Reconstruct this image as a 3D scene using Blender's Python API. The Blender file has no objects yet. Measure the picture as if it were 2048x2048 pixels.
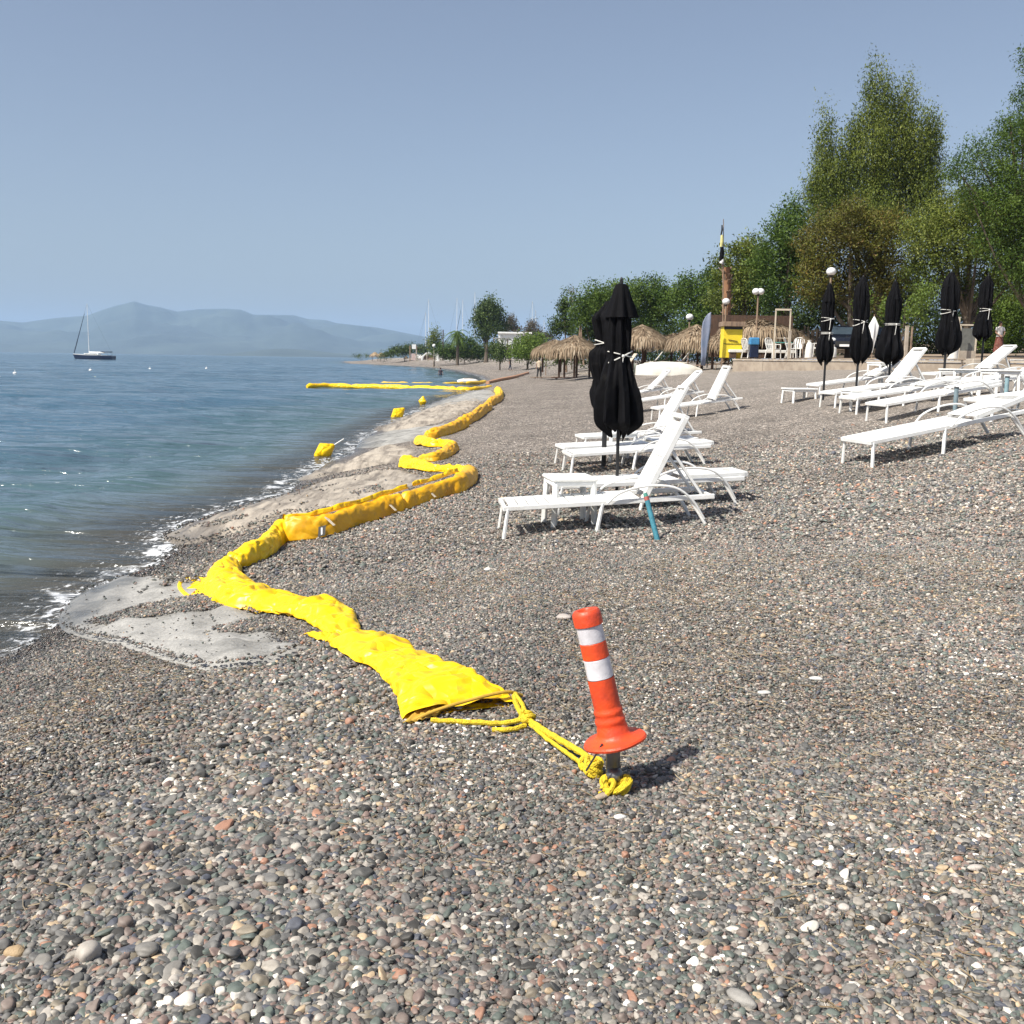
import bpy, bmesh, math, random
import numpy as np
from mathutils import Vector, Matrix, noise, geometry
random.seed(7); RNG = np.random.RandomState(7)
S = bpy.context.scene
COL = S.collection
R = math.radians

# ------------------------------------------------------------------ camera, sky, sun, exposure
EYE = 2.1                                   # eye above the sea
PITCH, ROLL, FPX = 8.46, 0.87, 2050.0
CM = (Matrix.Rotation(R(90 - PITCH), 4, 'X') @ Matrix.Rotation(R(ROLL), 4, 'Z'))
cd = bpy.data.cameras.new('camera'); cam = bpy.data.objects.new('camera', cd); COL.objects.link(cam)
cam.matrix_world = Matrix.Translation((0, 0, EYE)) @ CM
cd.sensor_width = 36; cd.lens = FPX / 2048 * 36; cd.clip_start = 0.05; cd.clip_end = 60000
S.camera = cam
SUN_EL = 50; SUN_AZ = 235
W = bpy.data.worlds.new('World'); S.world = W; W.use_nodes = True
wn = W.node_tree.nodes; wl = W.node_tree.links
sky = wn.new('ShaderNodeTexSky'); sky.sky_type = 'NISHITA'; sky.sun_disc = False
sky.sun_elevation = R(SUN_EL); sky.sun_rotation = R(SUN_AZ)
sky.air_density = 1.0; sky.dust_density = 2.2; sky.ozone_density = 2.0; sky.altitude = 0
hsv = wn.new('ShaderNodeHueSaturation'); hsv.inputs['Saturation'].default_value = 0.78
tint = wn.new('ShaderNodeMixRGB'); tint.blend_type = 'MULTIPLY'; tint.inputs[0].default_value = 1
tint.inputs[2].default_value = (1.0, .99, 1.015, 1)
wl.new(sky.outputs[0], hsv.inputs['Color']); wl.new(hsv.outputs[0], tint.inputs[1])
wl.new(tint.outputs[0], wn['Background'].inputs[0]); wn['Background'].inputs[1].default_value = 0.080
sd = bpy.data.lights.new('sun', 'SUN'); sd.energy = 4.8; sd.angle = R(0.6); sd.color = (1, 0.95, 0.86)
sun = bpy.data.objects.new('sun', sd); COL.objects.link(sun)
sdir = Vector((math.sin(R(SUN_AZ)) * math.cos(R(SUN_EL)), math.cos(R(SUN_AZ)) * math.cos(R(SUN_EL)), math.sin(R(SUN_EL))))
sun.rotation_euler = sdir.to_track_quat('Z', 'Y').to_euler(); sun.location = (0, 0, 30)
S.view_settings.view_transform = 'Standard'; S.view_settings.look = 'None'
S.view_settings.gamma = 1; S.view_settings.use_curve_mapping = False; S.view_settings.exposure = 0.56
S.cycles.volume_bounces = 1; S.cycles.max_bounces = 8; S.cycles.transparent_max_bounces = 16

# ------------------------------------------------------------------ from picture measurements to places
def ray(px, py):
    d = CM.to_3x3() @ Vector(((px - 1024) / FPX, -(py - 1024) / FPX, -1))
    return d
def at(px, py, Y):                          # the point on the pixel's ray at forward distance Y
    d = ray(px, py); t = Y / d.y
    return Vector((d.x * t, Y, EYE + d.z * t))
def onz(px, py, z=0.0):
    d = ray(px, py); t = (z - EYE) / d.z
    return Vector((d.x * t, d.y * t, z))
shore_px = [(0, 1322), (46, 1303), (116, 1262), (122, 1232), (150, 1200), (203, 1172), (261, 1150), (304, 1132), (340, 1105), (319, 1075),
    (391, 1042), (470, 1018), (560, 992), (612, 950), (645, 928), (700, 908), (735, 872), (790, 843), (860, 812), (922, 792), (958, 778),
    (975, 765), (962, 753), (912, 741), (859, 735), (781, 731), (700, 727.5), (682, 723)]
SH = [(-60., -80.), (-16., -14.), (-8.5, -3.), (-5.6, 2.5), (-4.2, 4.8)] + [tuple(onz(*p)[:2]) for p in shore_px]
SH += [(-62., 420.), (-10., 620.), (300., 900.), (3000., 1500.)]
SHA = np.array(SH); POLY = np.array(SH + [(3000., -80.)])
def sdist(X, Y):
    X = np.atleast_1d(np.asarray(X, float)); Y = np.atleast_1d(np.asarray(Y, float))
    best = np.full(X.shape, 1e18)
    for (ax, ay), (bx, by) in zip(SHA[:-1], SHA[1:]):
        dx, dy = bx - ax, by - ay; L = dx * dx + dy * dy
        t = np.clip(((X - ax) * dx + (Y - ay) * dy) / L, 0, 1)
        best = np.minimum(best, (X - ax - t * dx) ** 2 + (Y - ay - t * dy) ** 2)
    ins = np.zeros(X.shape, bool); n = len(POLY)
    for i in range(n):
        x1, y1 = POLY[i]; x2, y2 = POLY[(i + 1) % n]
        if y1 == y2: continue
        c = ((y1 > Y) != (y2 > Y)) & (X < (x2 - x1) * (Y - y1) / (y2 - y1) + x1)
        ins ^= c
    return np.where(ins, 1, -1) * np.sqrt(best)
FD = [-80, -20, -5, -1, 0, 1, 2, 3.5, 6.5, 8, 11, 13, 17, 25, 60, 200, 1500]
FZ = [-4, -2, -.7, -.13, 0, .2, .34, .5, .7, .9, 1.42, 1.62, 1.92, 2.1, 2.3, 3.0, 6.0]
def tz(X, Y):
    d = sdist(X, Y); X = np.atleast_1d(X); Y = np.atleast_1d(Y)
    z = np.interp(d, FD, FZ)
    k = np.clip(d / 2, 0, 1)
    z = z + k * (.035 * np.sin(X * .9 + 1.3 * np.sin(Y * .5)) * np.cos(Y * .7 + 1) + .018 * np.sin(X * 3.1 + Y * 1.7) * np.sin(Y * 2.6 - X) + .007 * np.sin(X * 11 + 2 * np.sin(Y * 5)) * np.sin(Y * 9 + 2 * np.sin(X * 4)))
    return z
def gz(x, y): return float(tz(x, y)[0])
def G(px, py):                              # where a pixel's ray meets the beach
    d = ray(px, py).normalized(); t0 = 1.0; t = 1.0; o = Vector((0, 0, EYE))
    while t < 900:
        p = o + d * t
        if p.z < gz(p.x, p.y): break
        t0 = t; t *= 1.03
    for _ in range(22):
        m = (t0 + t) / 2; p = o + d * m
        if p.z < gz(p.x, p.y): t = m
        else: t0 = m
    p = o + d * t; return Vector((p.x, p.y, gz(p.x, p.y)))

# ------------------------------------------------------------------ helpers
def tag(o, label=None, cat=None, group=None, kind=None):
    if label: o['label'] = label
    if cat: o['category'] = cat
    if group: o['group'] = group
    if kind: o['kind'] = kind
    return o
def empty(name, loc, rz=0, label=None, cat=None, group=None):
    o = bpy.data.objects.new(name, None); COL.objects.link(o); o.empty_display_size = .2
    o.location = loc; o.rotation_euler = (0, 0, rz)
    return tag(o, label, cat, group)
def link(name, me, m=None, parent=None, smooth=False):
    o = bpy.data.objects.new(name, me); COL.objects.link(o)
    if m is not None and not me.materials: me.materials.append(m)
    if parent: o.parent = parent
    if smooth: me.polygons.foreach_set('use_smooth', [True] * len(me.polygons))
    return o
def kids(o): return [c for c in bpy.data.objects if c.parent == o]
def copy_tree(o, parent=None, children=None):
    c = o.copy(); COL.objects.link(c); c.parent = parent
    for ch in o.children: copy_tree(ch, c)
    return c
class MB:
    def __init__(s): s.v = []; s.f = []
    def add(s, vs, fs, M=None):
        n = len(s.v)
        s.v += [tuple(M @ Vector(v)) if M else tuple(v) for v in vs]
        s.f += [tuple(i + n for i in f) for f in fs]; return s
    def box(s, c, d, M=None, rot=None, b=0.0):
        x, y, z = d[0] / 2, d[1] / 2, d[2] / 2
        T = Matrix.Translation(c) @ (rot if rot else Matrix())
        if M: T = M @ T
        if b <= 0:
            vs = [(i * x, j * y, k * z) for i in (-1, 1) for j in (-1, 1) for k in (-1, 1)]
            fs = [(0, 1, 3, 2), (4, 6, 7, 5), (0, 4, 5, 1), (2, 3, 7, 6), (0, 2, 6, 4), (1, 5, 7, 3)]
            return s.add(vs, fs, T)
        bm = bmesh.new(); bmesh.ops.create_cube(bm, size=1)
        for v in bm.verts: v.co = (v.co.x * 2 * x, v.co.y * 2 * y, v.co.z * 2 * z)
        bmesh.ops.bevel(bm, geom=bm.edges[:], offset=b, segments=1, affect='EDGES')
        bm.verts.index_update(); vs = [v.co[:] for v in bm.verts]; fs = [[v.index for v in f.verts] for f in bm.faces]; bm.free()
        return s.add(vs, fs, T)
    def bar(s, a, b, w, h=None, bev=0):       # rectangular bar between two points, h = up size
        a, b = Vector(a), Vector(b); h = h or w; d = b - a
        q = d.to_track_quat('X', 'Z').to_matrix().to_4x4()
        return s.box((0, 0, 0), (d.length, w, h), M=Matrix.Translation((a + b) / 2) @ q, b=bev)
    def tube(s, pts, r, n=8, cap=True):
        pts = [Vector(p) for p in pts]; rr = r if isinstance(r, (list, tuple)) else [r] * len(pts)
        rings = []; up = Vector((0, 0, 1)); prev = None
        for i, p in enumerate(pts):
            t = (pts[min(i + 1, len(pts) - 1)] - pts[max(i - 1, 0)])
            if t.length < 1e-9: t = Vector((0, 0, 1))
            t.normalize()
            if prev is None: u = t.orthogonal().normalized()
            else:
                u = prev - t * prev.dot(t)
                u = u.normalized() if u.length > 1e-6 else t.orthogonal().normalized()
            prev = u; w = t.cross(u)
            rings.append([p + (u * math.cos(2 * math.pi * k / n) + w * math.sin(2 * math.pi * k / n)) * rr[i] for k in range(n)])
        vs = [v for r_ in rings for v in r_]; fs = []
        for i in range(len(rings) - 1):
            for k in range(n):
                fs.append((i * n + k, i * n + (k + 1) % n, (i + 1) * n + (k + 1) % n, (i + 1) * n + k))
        if cap: fs.append(tuple(range(n - 1, -1, -1))); fs.append(tuple((len(rings) - 1) * n + k for k in range(n)))
        return s.add(vs, fs)
    def lathe(s, prof, n=24, M=None, fn=None):
        vs = []; fs = []
        for i, (r, z) in enumerate(prof):
            for k in range(n):
                a = 2 * math.pi * k / n; q = r * (fn(a, i, z) if fn else 1)
                vs.append((q * math.cos(a), q * math.sin(a), z))
        for i in range(len(prof) - 1):
            for k in range(n): fs.append((i * n + k, i * n + (k + 1) % n, (i + 1) * n + (k + 1) % n, (i + 1) * n + k))
        return s.add(vs, fs, M)
    def ball(s, c, r, seg=12, rings=8, sc=(1, 1, 1)):
        prof = [(max(1e-4, math.sin(math.pi * i / rings)) * r, -math.cos(math.pi * i / rings) * r) for i in range(rings + 1)]
        return s.lathe(prof, seg, Matrix.Translation(c) @ Matrix.Diagonal((*sc, 1)))
    def mesh(s, name):
        me = bpy.data.meshes.new(name); me.from_pydata(s.v, [], s.f); me.update(); return me
    def build(s, name, m, parent=None, smooth=False):
        o = link(name, s.mesh(name), m, parent, smooth)
        if smooth:
            try: o.data.set_sharp_from_angle(angle=R(40))
            except Exception: pass
        return o
def catmull(P, n):
    P = [Vector(p) for p in P]; out = []
    Q = [P[0] * 2 - P[1]] + P + [P[-1] * 2 - P[-2]]
    for i in range(1, len(Q) - 2):
        for k in range(n):
            t = k / n; a, b, c, d = Q[i - 1], Q[i], Q[i + 1], Q[i + 2]
            out.append(.5 * ((2 * b) + (c - a) * t + (2 * a - 5 * b + 4 * c - d) * t * t + (3 * b - a - 3 * c + d) * t ** 3))
    out.append(P[-1]); return out

# ------------------------------------------------------------------ materials
def nmat(name):
    m = bpy.data.materials.new(name); m.use_nodes = True
    nt = m.node_tree; b = nt.nodes['Principled BSDF']; return m, nt, b
def N(nt, t, **k):
    n = nt.nodes.new(t)
    for a, v in k.items():
        if a in n.inputs: n.inputs[a].default_value = v
        else: setattr(n, a, v)
    return n
def c4(c): return (*c, 1)
def mat(name, c, c2=None, scale=6.0, rough=.6, bump=0.0, bscale=None, metal=0, sss=0, stretch=None, trans=0, spec=None):
    m, nt, b = nmat(name)
    c2 = c2 or tuple(x * .72 for x in c)
    tc = N(nt, 'ShaderNodeTexCoord'); mp = N(nt, 'ShaderNodeMapping')
    if stretch: mp.inputs['Scale'].default_value = stretch
    nt.links.new(tc.outputs['Object'], mp.inputs[0])
    nz = N(nt, 'ShaderNodeTexNoise', Scale=scale, Detail=5.0, Roughness=.6); nt.links.new(mp.outputs[0], nz.inputs[0])
    cr = N(nt, 'ShaderNodeValToRGB'); e = cr.color_ramp.elements
    e[0].position = .32; e[0].color = c4(c2); e[1].position = .62; e[1].color = c4(c)
    nt.links.new(nz.outputs[0], cr.inputs[0]); nt.links.new(cr.outputs[0], b.inputs['Base Color'])
    b.inputs['Roughness'].default_value = rough; b.inputs['Metallic'].default_value = metal
    if spec is not None: b.inputs['Specular IOR Level'].default_value = spec
    if bump:
        n2 = N(nt, 'ShaderNodeTexNoise', Scale=bscale or scale * 4, Detail=4.0); nt.links.new(mp.outputs[0], n2.inputs[0])
        bp = N(nt, 'ShaderNodeBump', Strength=bump, Distance=.02); nt.links.new(n2.outputs[0], bp.inputs['Height'])
        nt.links.new(bp.outputs[0], b.inputs['Normal'])
    if trans:
        tr = N(nt, 'ShaderNodeBsdfTranslucent'); tr.inputs[0].default_value = c4(c)
        mx = N(nt, 'ShaderNodeMixShader'); mx.inputs[0].default_value = trans
        nt.links.new(b.outputs[0], mx.inputs[1]); nt.links.new(tr.outputs[0], mx.inputs[2])
        nt.links.new(mx.outputs[0], nt.nodes['Material Output'].inputs[0])
    return m
def leafmat(name, cols, trans=.25, rough=.55):
    m, nt, b = nmat(name)
    a = N(nt, 'ShaderNodeAttribute', attribute_name='v')
    cr = N(nt, 'ShaderNodeValToRGB'); e = cr.color_ramp.elements
    while len(e) < len(cols): e.new(.5)
    for i, c in enumerate(cols): e[i].position = i / (len(cols) - 1); e[i].color = c4(c)
    nt.links.new(a.outputs['Fac'], cr.inputs[0]); nt.links.new(cr.outputs[0], b.inputs['Base Color'])
    b.inputs['Roughness'].default_value = rough; b.inputs['Specular IOR Level'].default_value = .25
    tr = N(nt, 'ShaderNodeBsdfTranslucent'); nt.links.new(cr.outputs[0], tr.inputs[0])
    mx = N(nt, 'ShaderNodeMixShader'); mx.inputs[0].default_value = trans
    nt.links.new(b.outputs[0], mx.inputs[1]); nt.links.new(tr.outputs[0], mx.inputs[2])
    nt.links.new(mx.outputs[0], nt.nodes['Material Output'].inputs[0])
    return m
M_white = mat('white_plastic', (.82, .82, .80), (.70, .70, .67), 7, .38, .05, 60)
M_white2 = mat('old_white_plastic', (.74, .73, .69), (.60, .58, .53), 7, .5, .05, 60)
M_black = mat('black_cloth', (.0045, .0045, .006), (.002, .002, .0025), 9, .8, .2, 220, spec=.12)
M_pole = mat('black_metal', (.015, .015, .016), None, 9, .4)
M_yel = mat('yellow_pvc', (.92, .60, .003), (.86, .50, .003), 3, .42, .30, 9)
M_yel_shade = mat('yellow_pvc_shaded', (.86, .46, .005), (.66, .31, .008), 3, .48, .4, 9)  # same boom fabric, shade on some segments painted in as deeper orange
def dirty(m, col=(.30, .21, .09), thr=.60, sc=5.0, amt=.55):
    nt = m.node_tree; b = nt.nodes['Principled BSDF']; lk = b.inputs['Base Color'].links[0]; src = lk.from_socket
    tc = N(nt, 'ShaderNodeTexCoord'); nz = N(nt, 'ShaderNodeTexNoise', Scale=sc, Detail=8.0, Roughness=.72); nt.links.new(tc.outputs['Object'], nz.inputs[0])
    mr = N(nt, 'ShaderNodeMapRange'); mr.inputs['From Min'].default_value = thr; mr.inputs['From Max'].default_value = thr + .12; mr.inputs['To Max'].default_value = amt; nt.links.new(nz.outputs[0], mr.inputs[0])
    mx = N(nt, 'ShaderNodeMixRGB'); mx.inputs[2].default_value = c4(col); nt.links.new(mr.outputs[0], mx.inputs[0]); nt.links.new(src, mx.inputs[1]); nt.links.new(mx.outputs[0], b.inputs['Base Color'])
dirty(M_yel); dirty(M_yel_shade, thr=.56); dirty(M_white, (.40, .36, .29), .55, 3.5, .5); dirty(M_black, (.03, .028, .025), .6, 4.0, .5)
def crumple(m, sc=5.5, st=.55, di=.035):
    nt = m.node_tree; b = nt.nodes['Principled BSDF']; L = nt.links; src = b.inputs['Normal'].links[0].from_socket
    tc = N(nt, 'ShaderNodeTexCoord'); wz = N(nt, 'ShaderNodeTexNoise', Scale=3.0, Detail=2.0); L.new(tc.outputs['Object'], wz.inputs[0])
    mx = N(nt, 'ShaderNodeMixRGB'); mx.inputs[0].default_value = .22; L.new(tc.outputs['Object'], mx.inputs[1]); L.new(wz.outputs['Color'], mx.inputs[2])
    v = N(nt, 'ShaderNodeTexVoronoi', Scale=sc); v.feature = 'DISTANCE_TO_EDGE'; L.new(mx.outputs[0], v.inputs['Vector'])
    mr = N(nt, 'ShaderNodeMapRange'); mr.inputs['From Max'].default_value = .22; L.new(v.outputs['Distance'], mr.inputs[0])
    bp = N(nt, 'ShaderNodeBump', Strength=st, Distance=di); L.new(mr.outputs[0], bp.inputs['Height']); L.new(src, bp.inputs['Normal']); L.new(bp.outputs[0], b.inputs['Normal'])
crumple(M_yel); crumple(M_yel_shade, 4.0, .35, .03)
M_yelhem = mat('yellow_hem', (.62, .38, .05), None, 10, .6)
M_rope = mat('yellow_rope', (.80, .60, .02), (.55, .38, .02), 60, .7, .6, 160)
M_orange = mat('orange_plastic', (.86, .085, .014), (.50, .055, .025), 9, .48, .15, 60)
M_refl = mat('reflective_band', (.78, .76, .79), (.50, .48, .50), 11, .35, .08, 150)
M_steel = mat('grey_steel', (.22, .22, .22), (.12, .12, .11), 14, .35, .1, 80, metal=.6)
M_strap = mat('light_strap', (.60, .52, .40), None, 20, .7)
M_dark = mat('dark_mark', (.02, .02, .02), None, 20, .6)
M_wood = mat('weathered_wood', (.30, .21, .14), (.16, .11, .08), 9, .85, .4, 40, stretch=(1, 1, .25))
M_wood2 = mat('dark_wood', (.10, .055, .035), (.05, .03, .02), 9, .85, .4, 40, stretch=(1, 1, .25))
M_bark = mat('bark', (.14, .11, .08), (.06, .045, .035), 5, .95, .6, 20, stretch=(1, 1, .3))
M_barkr = mat('red_brown_bark', (.33, .17, .09), (.16, .09, .05), 5, .95, .6, 20, stretch=(1, 1, .4))
M_thatch = mat('thatch', (.42, .31, .19), (.22, .15, .085), 4, .95, .8, 60)
M_conc = mat('pale_concrete', (.36, .30, .235), (.22, .175, .135), 1.6, .9, .3, 20)
M_conc2 = mat('light_concrete', (.44, .385, .31), (.30, .25, .20), 2.5, .9, .2, 20)
M_ycab = mat('yellow_painted_wood', (.80, .62, .03), (.72, .54, .03), 3, .55, .1, 20)
M_blue = mat('blue_plastic', (.05, .22, .42), (.03, .15, .33), 4, .45)
M_navy = mat('navy_paint', (.010, .018, .05), None, 4, .3)
M_wpaint = mat('white_paint', (.80, .80, .78), (.70, .70, .68), 3, .45)
M_globe = mat('white_globe', (.80, .80, .80), (.74, .74, .74), 3, .3)
M_skin = mat('skin', (.45, .26, .18), (.38, .22, .15), 8, .55)
M_hair = mat('dark_hair', (.03, .02, .015), None, 20, .7)
M_teal = mat('blue_green_paint', (.06, .26, .34), (.04, .17, .22), 14, .6, .2, 60)
M_glass = mat('dusty_panel', (.16, .16, .14), (.10, .10, .09), 5, .15)

# ------------------------------------------------------------------ beach ground
def polar(rad, ang):
    A, Rr = np.meshgrid(ang, rad); X = Rr * np.sin(A); Y = Rr * np.cos(A); return X, Y
def gridmesh(name, X, Y, Z, keep=None, wrap=False):
    nr, na = X.shape; co = np.stack([X, Y, Z], -1).reshape(-1, 3)
    i = np.arange(nr - 1)[:, None] * na + np.arange(na - (0 if wrap else 1))[None, :]
    j = np.arange(nr - 1)[:, None] * na + ((np.arange(na - (0 if wrap else 1)) + 1) % na)[None, :]
    F = np.stack([i, j, j + na, i + na], -1).reshape(-1, 4)
    if keep is not None:
        kk = keep.reshape(-1); F = F[kk[F].any(1)]
        used = np.unique(F); mp = -np.ones(len(co), int); mp[used] = np.arange(len(used)); co = co[used]; F = mp[F]
    else: used = np.arange(len(co))
    me = quads(name, co, F); return me, used
def quads(name, co, F, smooth=True):
    me = bpy.data.meshes.new(name); me.vertices.add(len(co)); me.vertices.foreach_set('co', np.asarray(co, np.float32).ravel())
    k = F.shape[1]; me.loops.add(F.size); me.loops.foreach_set('vertex_index', F.astype(np.int32).ravel())
    me.polygons.add(len(F)); me.polygons.foreach_set('loop_start', np.arange(0, F.size, k, dtype=np.int32))
    me.polygons.foreach_set('loop_total', np.full(len(F), k, np.int32))
    if smooth: me.polygons.foreach_set('use_smooth', np.ones(len(F), bool))
    me.update(calc_edges=True); return me
def attr(me, name, vals):
    a = me.attributes.new(name, 'FLOAT', 'POINT'); a.data.foreach_set('value', np.asarray(vals, np.float32).ravel())

ang = np.concatenate([np.radians(np.arange(-180, -44, 4)), np.radians(np.arange(-44, 44, .22)), np.radians(np.arange(44, 180, 4))])
rad = 0.6 * 1.021 ** np.arange(0, 352)
X, Y = polar(rad, ang); Z = tz(X.ravel(), Y.ravel()).reshape(X.shape)
sdv = sdist(X.ravel(), Y.ravel())
me, used = gridmesh('beach', X, Y, Z, wrap=True); attr(me, 'shore', sdv[used])
def ground_material():
    m, nt, b = nmat('pebble_beach')
    L = nt.links; tc = N(nt, 'ShaderNodeTexCoord'); sh = N(nt, 'ShaderNodeAttribute', attribute_name='shore')
    def vor(scale, out='Color'):
        v = N(nt, 'ShaderNodeTexVoronoi', Scale=scale); L.new(tc.outputs['Object'], v.inputs['Vector']); return v
    v1 = vor(62.0); v2 = vor(21.0)
    sep = N(nt, 'ShaderNodeSeparateColor'); L.new(v1.outputs['Color'], sep.inputs[0])
    cr = N(nt, 'ShaderNodeValToRGB'); cr.color_ramp.interpolation = 'LINEAR'; e = cr.color_ramp.elements
    cols = [(.0, (.030, .028, .026)), (.25, (.075, .070, .063)), (.5, (.13, .118, .103)), (.68, (.165, .125, .098)), (.8, (.24, .215, .19)), (.92, (.34, .31, .27)), (1.0, (.60, .57, .52))]
    while len(e) < len(cols): e.new(.5)
    for k, (p, c) in enumerate(cols): e[k].position = p; e[k].color = c4(c)
    L.new(sep.outputs[0], cr.inputs[0])
    sep2 = N(nt, 'ShaderNodeSeparateColor'); L.new(v2.outputs['Color'], sep2.inputs[0])
    cr2 = N(nt, 'ShaderNodeValToRGB'); f = cr2.color_ramp.elements; f[0].color = (.30, .29, .28, 1); f[1].color = (2.0, 1.95, 1.9, 1); 
    L.new(sep2.outputs[0], cr2.inputs[0])
    mu = N(nt, 'ShaderNodeMixRGB', blend_type='MULTIPLY'); mu.inputs[0].default_value = .7; L.new(cr.outputs[0], mu.inputs[1]); L.new(cr2.outputs[0], mu.inputs[2])
    nz = N(nt, 'ShaderNodeTexNoise', Scale=.9, Detail=8.0, Roughness=.65); L.new(tc.outputs['Object'], nz.inputs[0])
    cr3 = N(nt, 'ShaderNodeValToRGB'); g = cr3.color_ramp.elements; g[0].position = .3; g[0].color = (.80, .78, .76, 1); g[1].position = .7; g[1].color = (1.45, 1.43, 1.42, 1)
    L.new(nz.outputs[0], cr3.inputs[0])
    m2 = N(nt, 'ShaderNodeMixRGB', blend_type='MULTIPLY'); m2.inputs[0].default_value = 1; L.new(mu.outputs[0], m2.inputs[1]); L.new(cr3.outputs[0], m2.inputs[2])
    # dry tan upper beach, wet dark strip by the water
    mr = N(nt, 'ShaderNodeMapRange'); mr.inputs['From Min'].default_value = 7; mr.inputs['From Max'].default_value = 17; L.new(sh.outputs['Fac'], mr.inputs[0])
    m3 = N(nt, 'ShaderNodeMixRGB'); m3.inputs[2].default_value = (.33, .29, .245, 1); L.new(m2.outputs[0], m3.inputs[1])
    m3f = N(nt, 'ShaderNodeMath', operation='MULTIPLY'); m3f.inputs[1].default_value = .65; L.new(mr.outputs[0], m3f.inputs[0]); L.new(m3f.outputs[0], m3.inputs[0])
    mr2 = N(nt, 'ShaderNodeMapRange'); mr2.inputs['From Min'].default_value = .1; mr2.inputs['From Max'].default_value = .9; mr2.inputs['To Min'].default_value = .55; mr2.inputs['To Max'].default_value = 1
    L.new(sh.outputs['Fac'], mr2.inputs[0])
    m4 = N(nt, 'ShaderNodeMixRGB', blend_type='MULTIPLY'); m4.inputs[0].default_value = 1; L.new(m3.outputs[0], m4.inputs[1]); L.new(mr2.outputs[0], m4.inputs[2])
    L.new(m4.outputs[0], b.inputs['Base Color'])
    ro = N(nt, 'ShaderNodeMapRange'); ro.inputs['From Min'].default_value = .1; ro.inputs['From Max'].default_value = .9; ro.inputs['To Min'].default_value = .25; ro.inputs['To Max'].default_value = .85
    L.new(sh.outputs['Fac'], ro.inputs[0]); L.new(ro.outputs[0], b.inputs['Roughness'])
    inv = N(nt, 'ShaderNodeMath', operation='SUBTRACT'); inv.inputs[0].default_value = 1; L.new(v1.outputs['Distance'], inv.inputs[1])
    bp = N(nt, 'ShaderNodeBump', Strength=.9, Distance=.012); L.new(inv.outputs[0], bp.inputs['Height'])
    inv2 = N(nt, 'ShaderNodeMath', operation='SUBTRACT'); inv2.inputs[0].default_value = 1; L.new(v2.outputs['Distance'], inv2.inputs[1])
    bp2 = N(nt, 'ShaderNodeBump', Strength=.6, Distance=.03); L.new(inv2.outputs[0], bp2.inputs['Height']); L.new(bp.outputs[0], bp2.inputs['Normal'])
    L.new(bp2.outputs[0], b.inputs['Normal'])
    return m
M_ground = ground_material()
tag(link('beach', me, M_ground), kind='structure', label='grey pebble beach sloping up from the water')

# ------------------------------------------------------------------ sea
ang = np.radians(np.concatenate([np.arange(-180, -40, 5), np.arange(-40, 12, .16), np.arange(12, 180, 5)]))
rad = np.concatenate([2.5 * 1.012 ** np.arange(0, 400), 2.5 * 1.012 ** 400 * 1.09 ** np.arange(1, 54)]); rad = rad[rad < 14000]
X, Y = polar(rad, ang); x = X.ravel(); y = Y.ravel(); sdv = sdist(x, y)
def waves(x, y, r):
    z = np.zeros_like(x); rs = np.random.RandomState(3)
    for k in range(26):
        lam = .35 * 1.19 ** k * .6; th = rs.normal(-1.05, .35); kx, ky = math.cos(th), math.sin(th)
        amp = .0095 * lam ** .85; ph = rs.rand() * 6.28
        fade = np.clip((lam * 90 - r) / (lam * 40), 0, 1)
        gmod = .6 + .4 * np.sin((x * rs.normal() + y * rs.normal()) / (lam * 3.5) + ph)
        z += amp * fade * gmod * (np.sin(2 * math.pi / lam * (x * kx + y * ky) + ph + .8 * np.sin((x * ky - y * kx) / lam * 1.1 + ph)))
    return z
r = np.hypot(x, y); k = np.clip(-sdv / 3.5, .12, 1)
Z = waves(x, y, r) * k
sw = np.exp(-((sdv + 2.3 + .35 * np.sin(x * .8 + y * .35)) / .55) ** 2) * .05 * np.clip((30 - r) / 10, 0, 1)   # a small swell about to break
Z += sw
keep = (sdv < 2.0).reshape(X.shape)
me, used = gridmesh('sea', X, Y, (Z + .012).reshape(X.shape), keep=keep, wrap=True); attr(me, 'shore', sdv[used])
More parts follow.
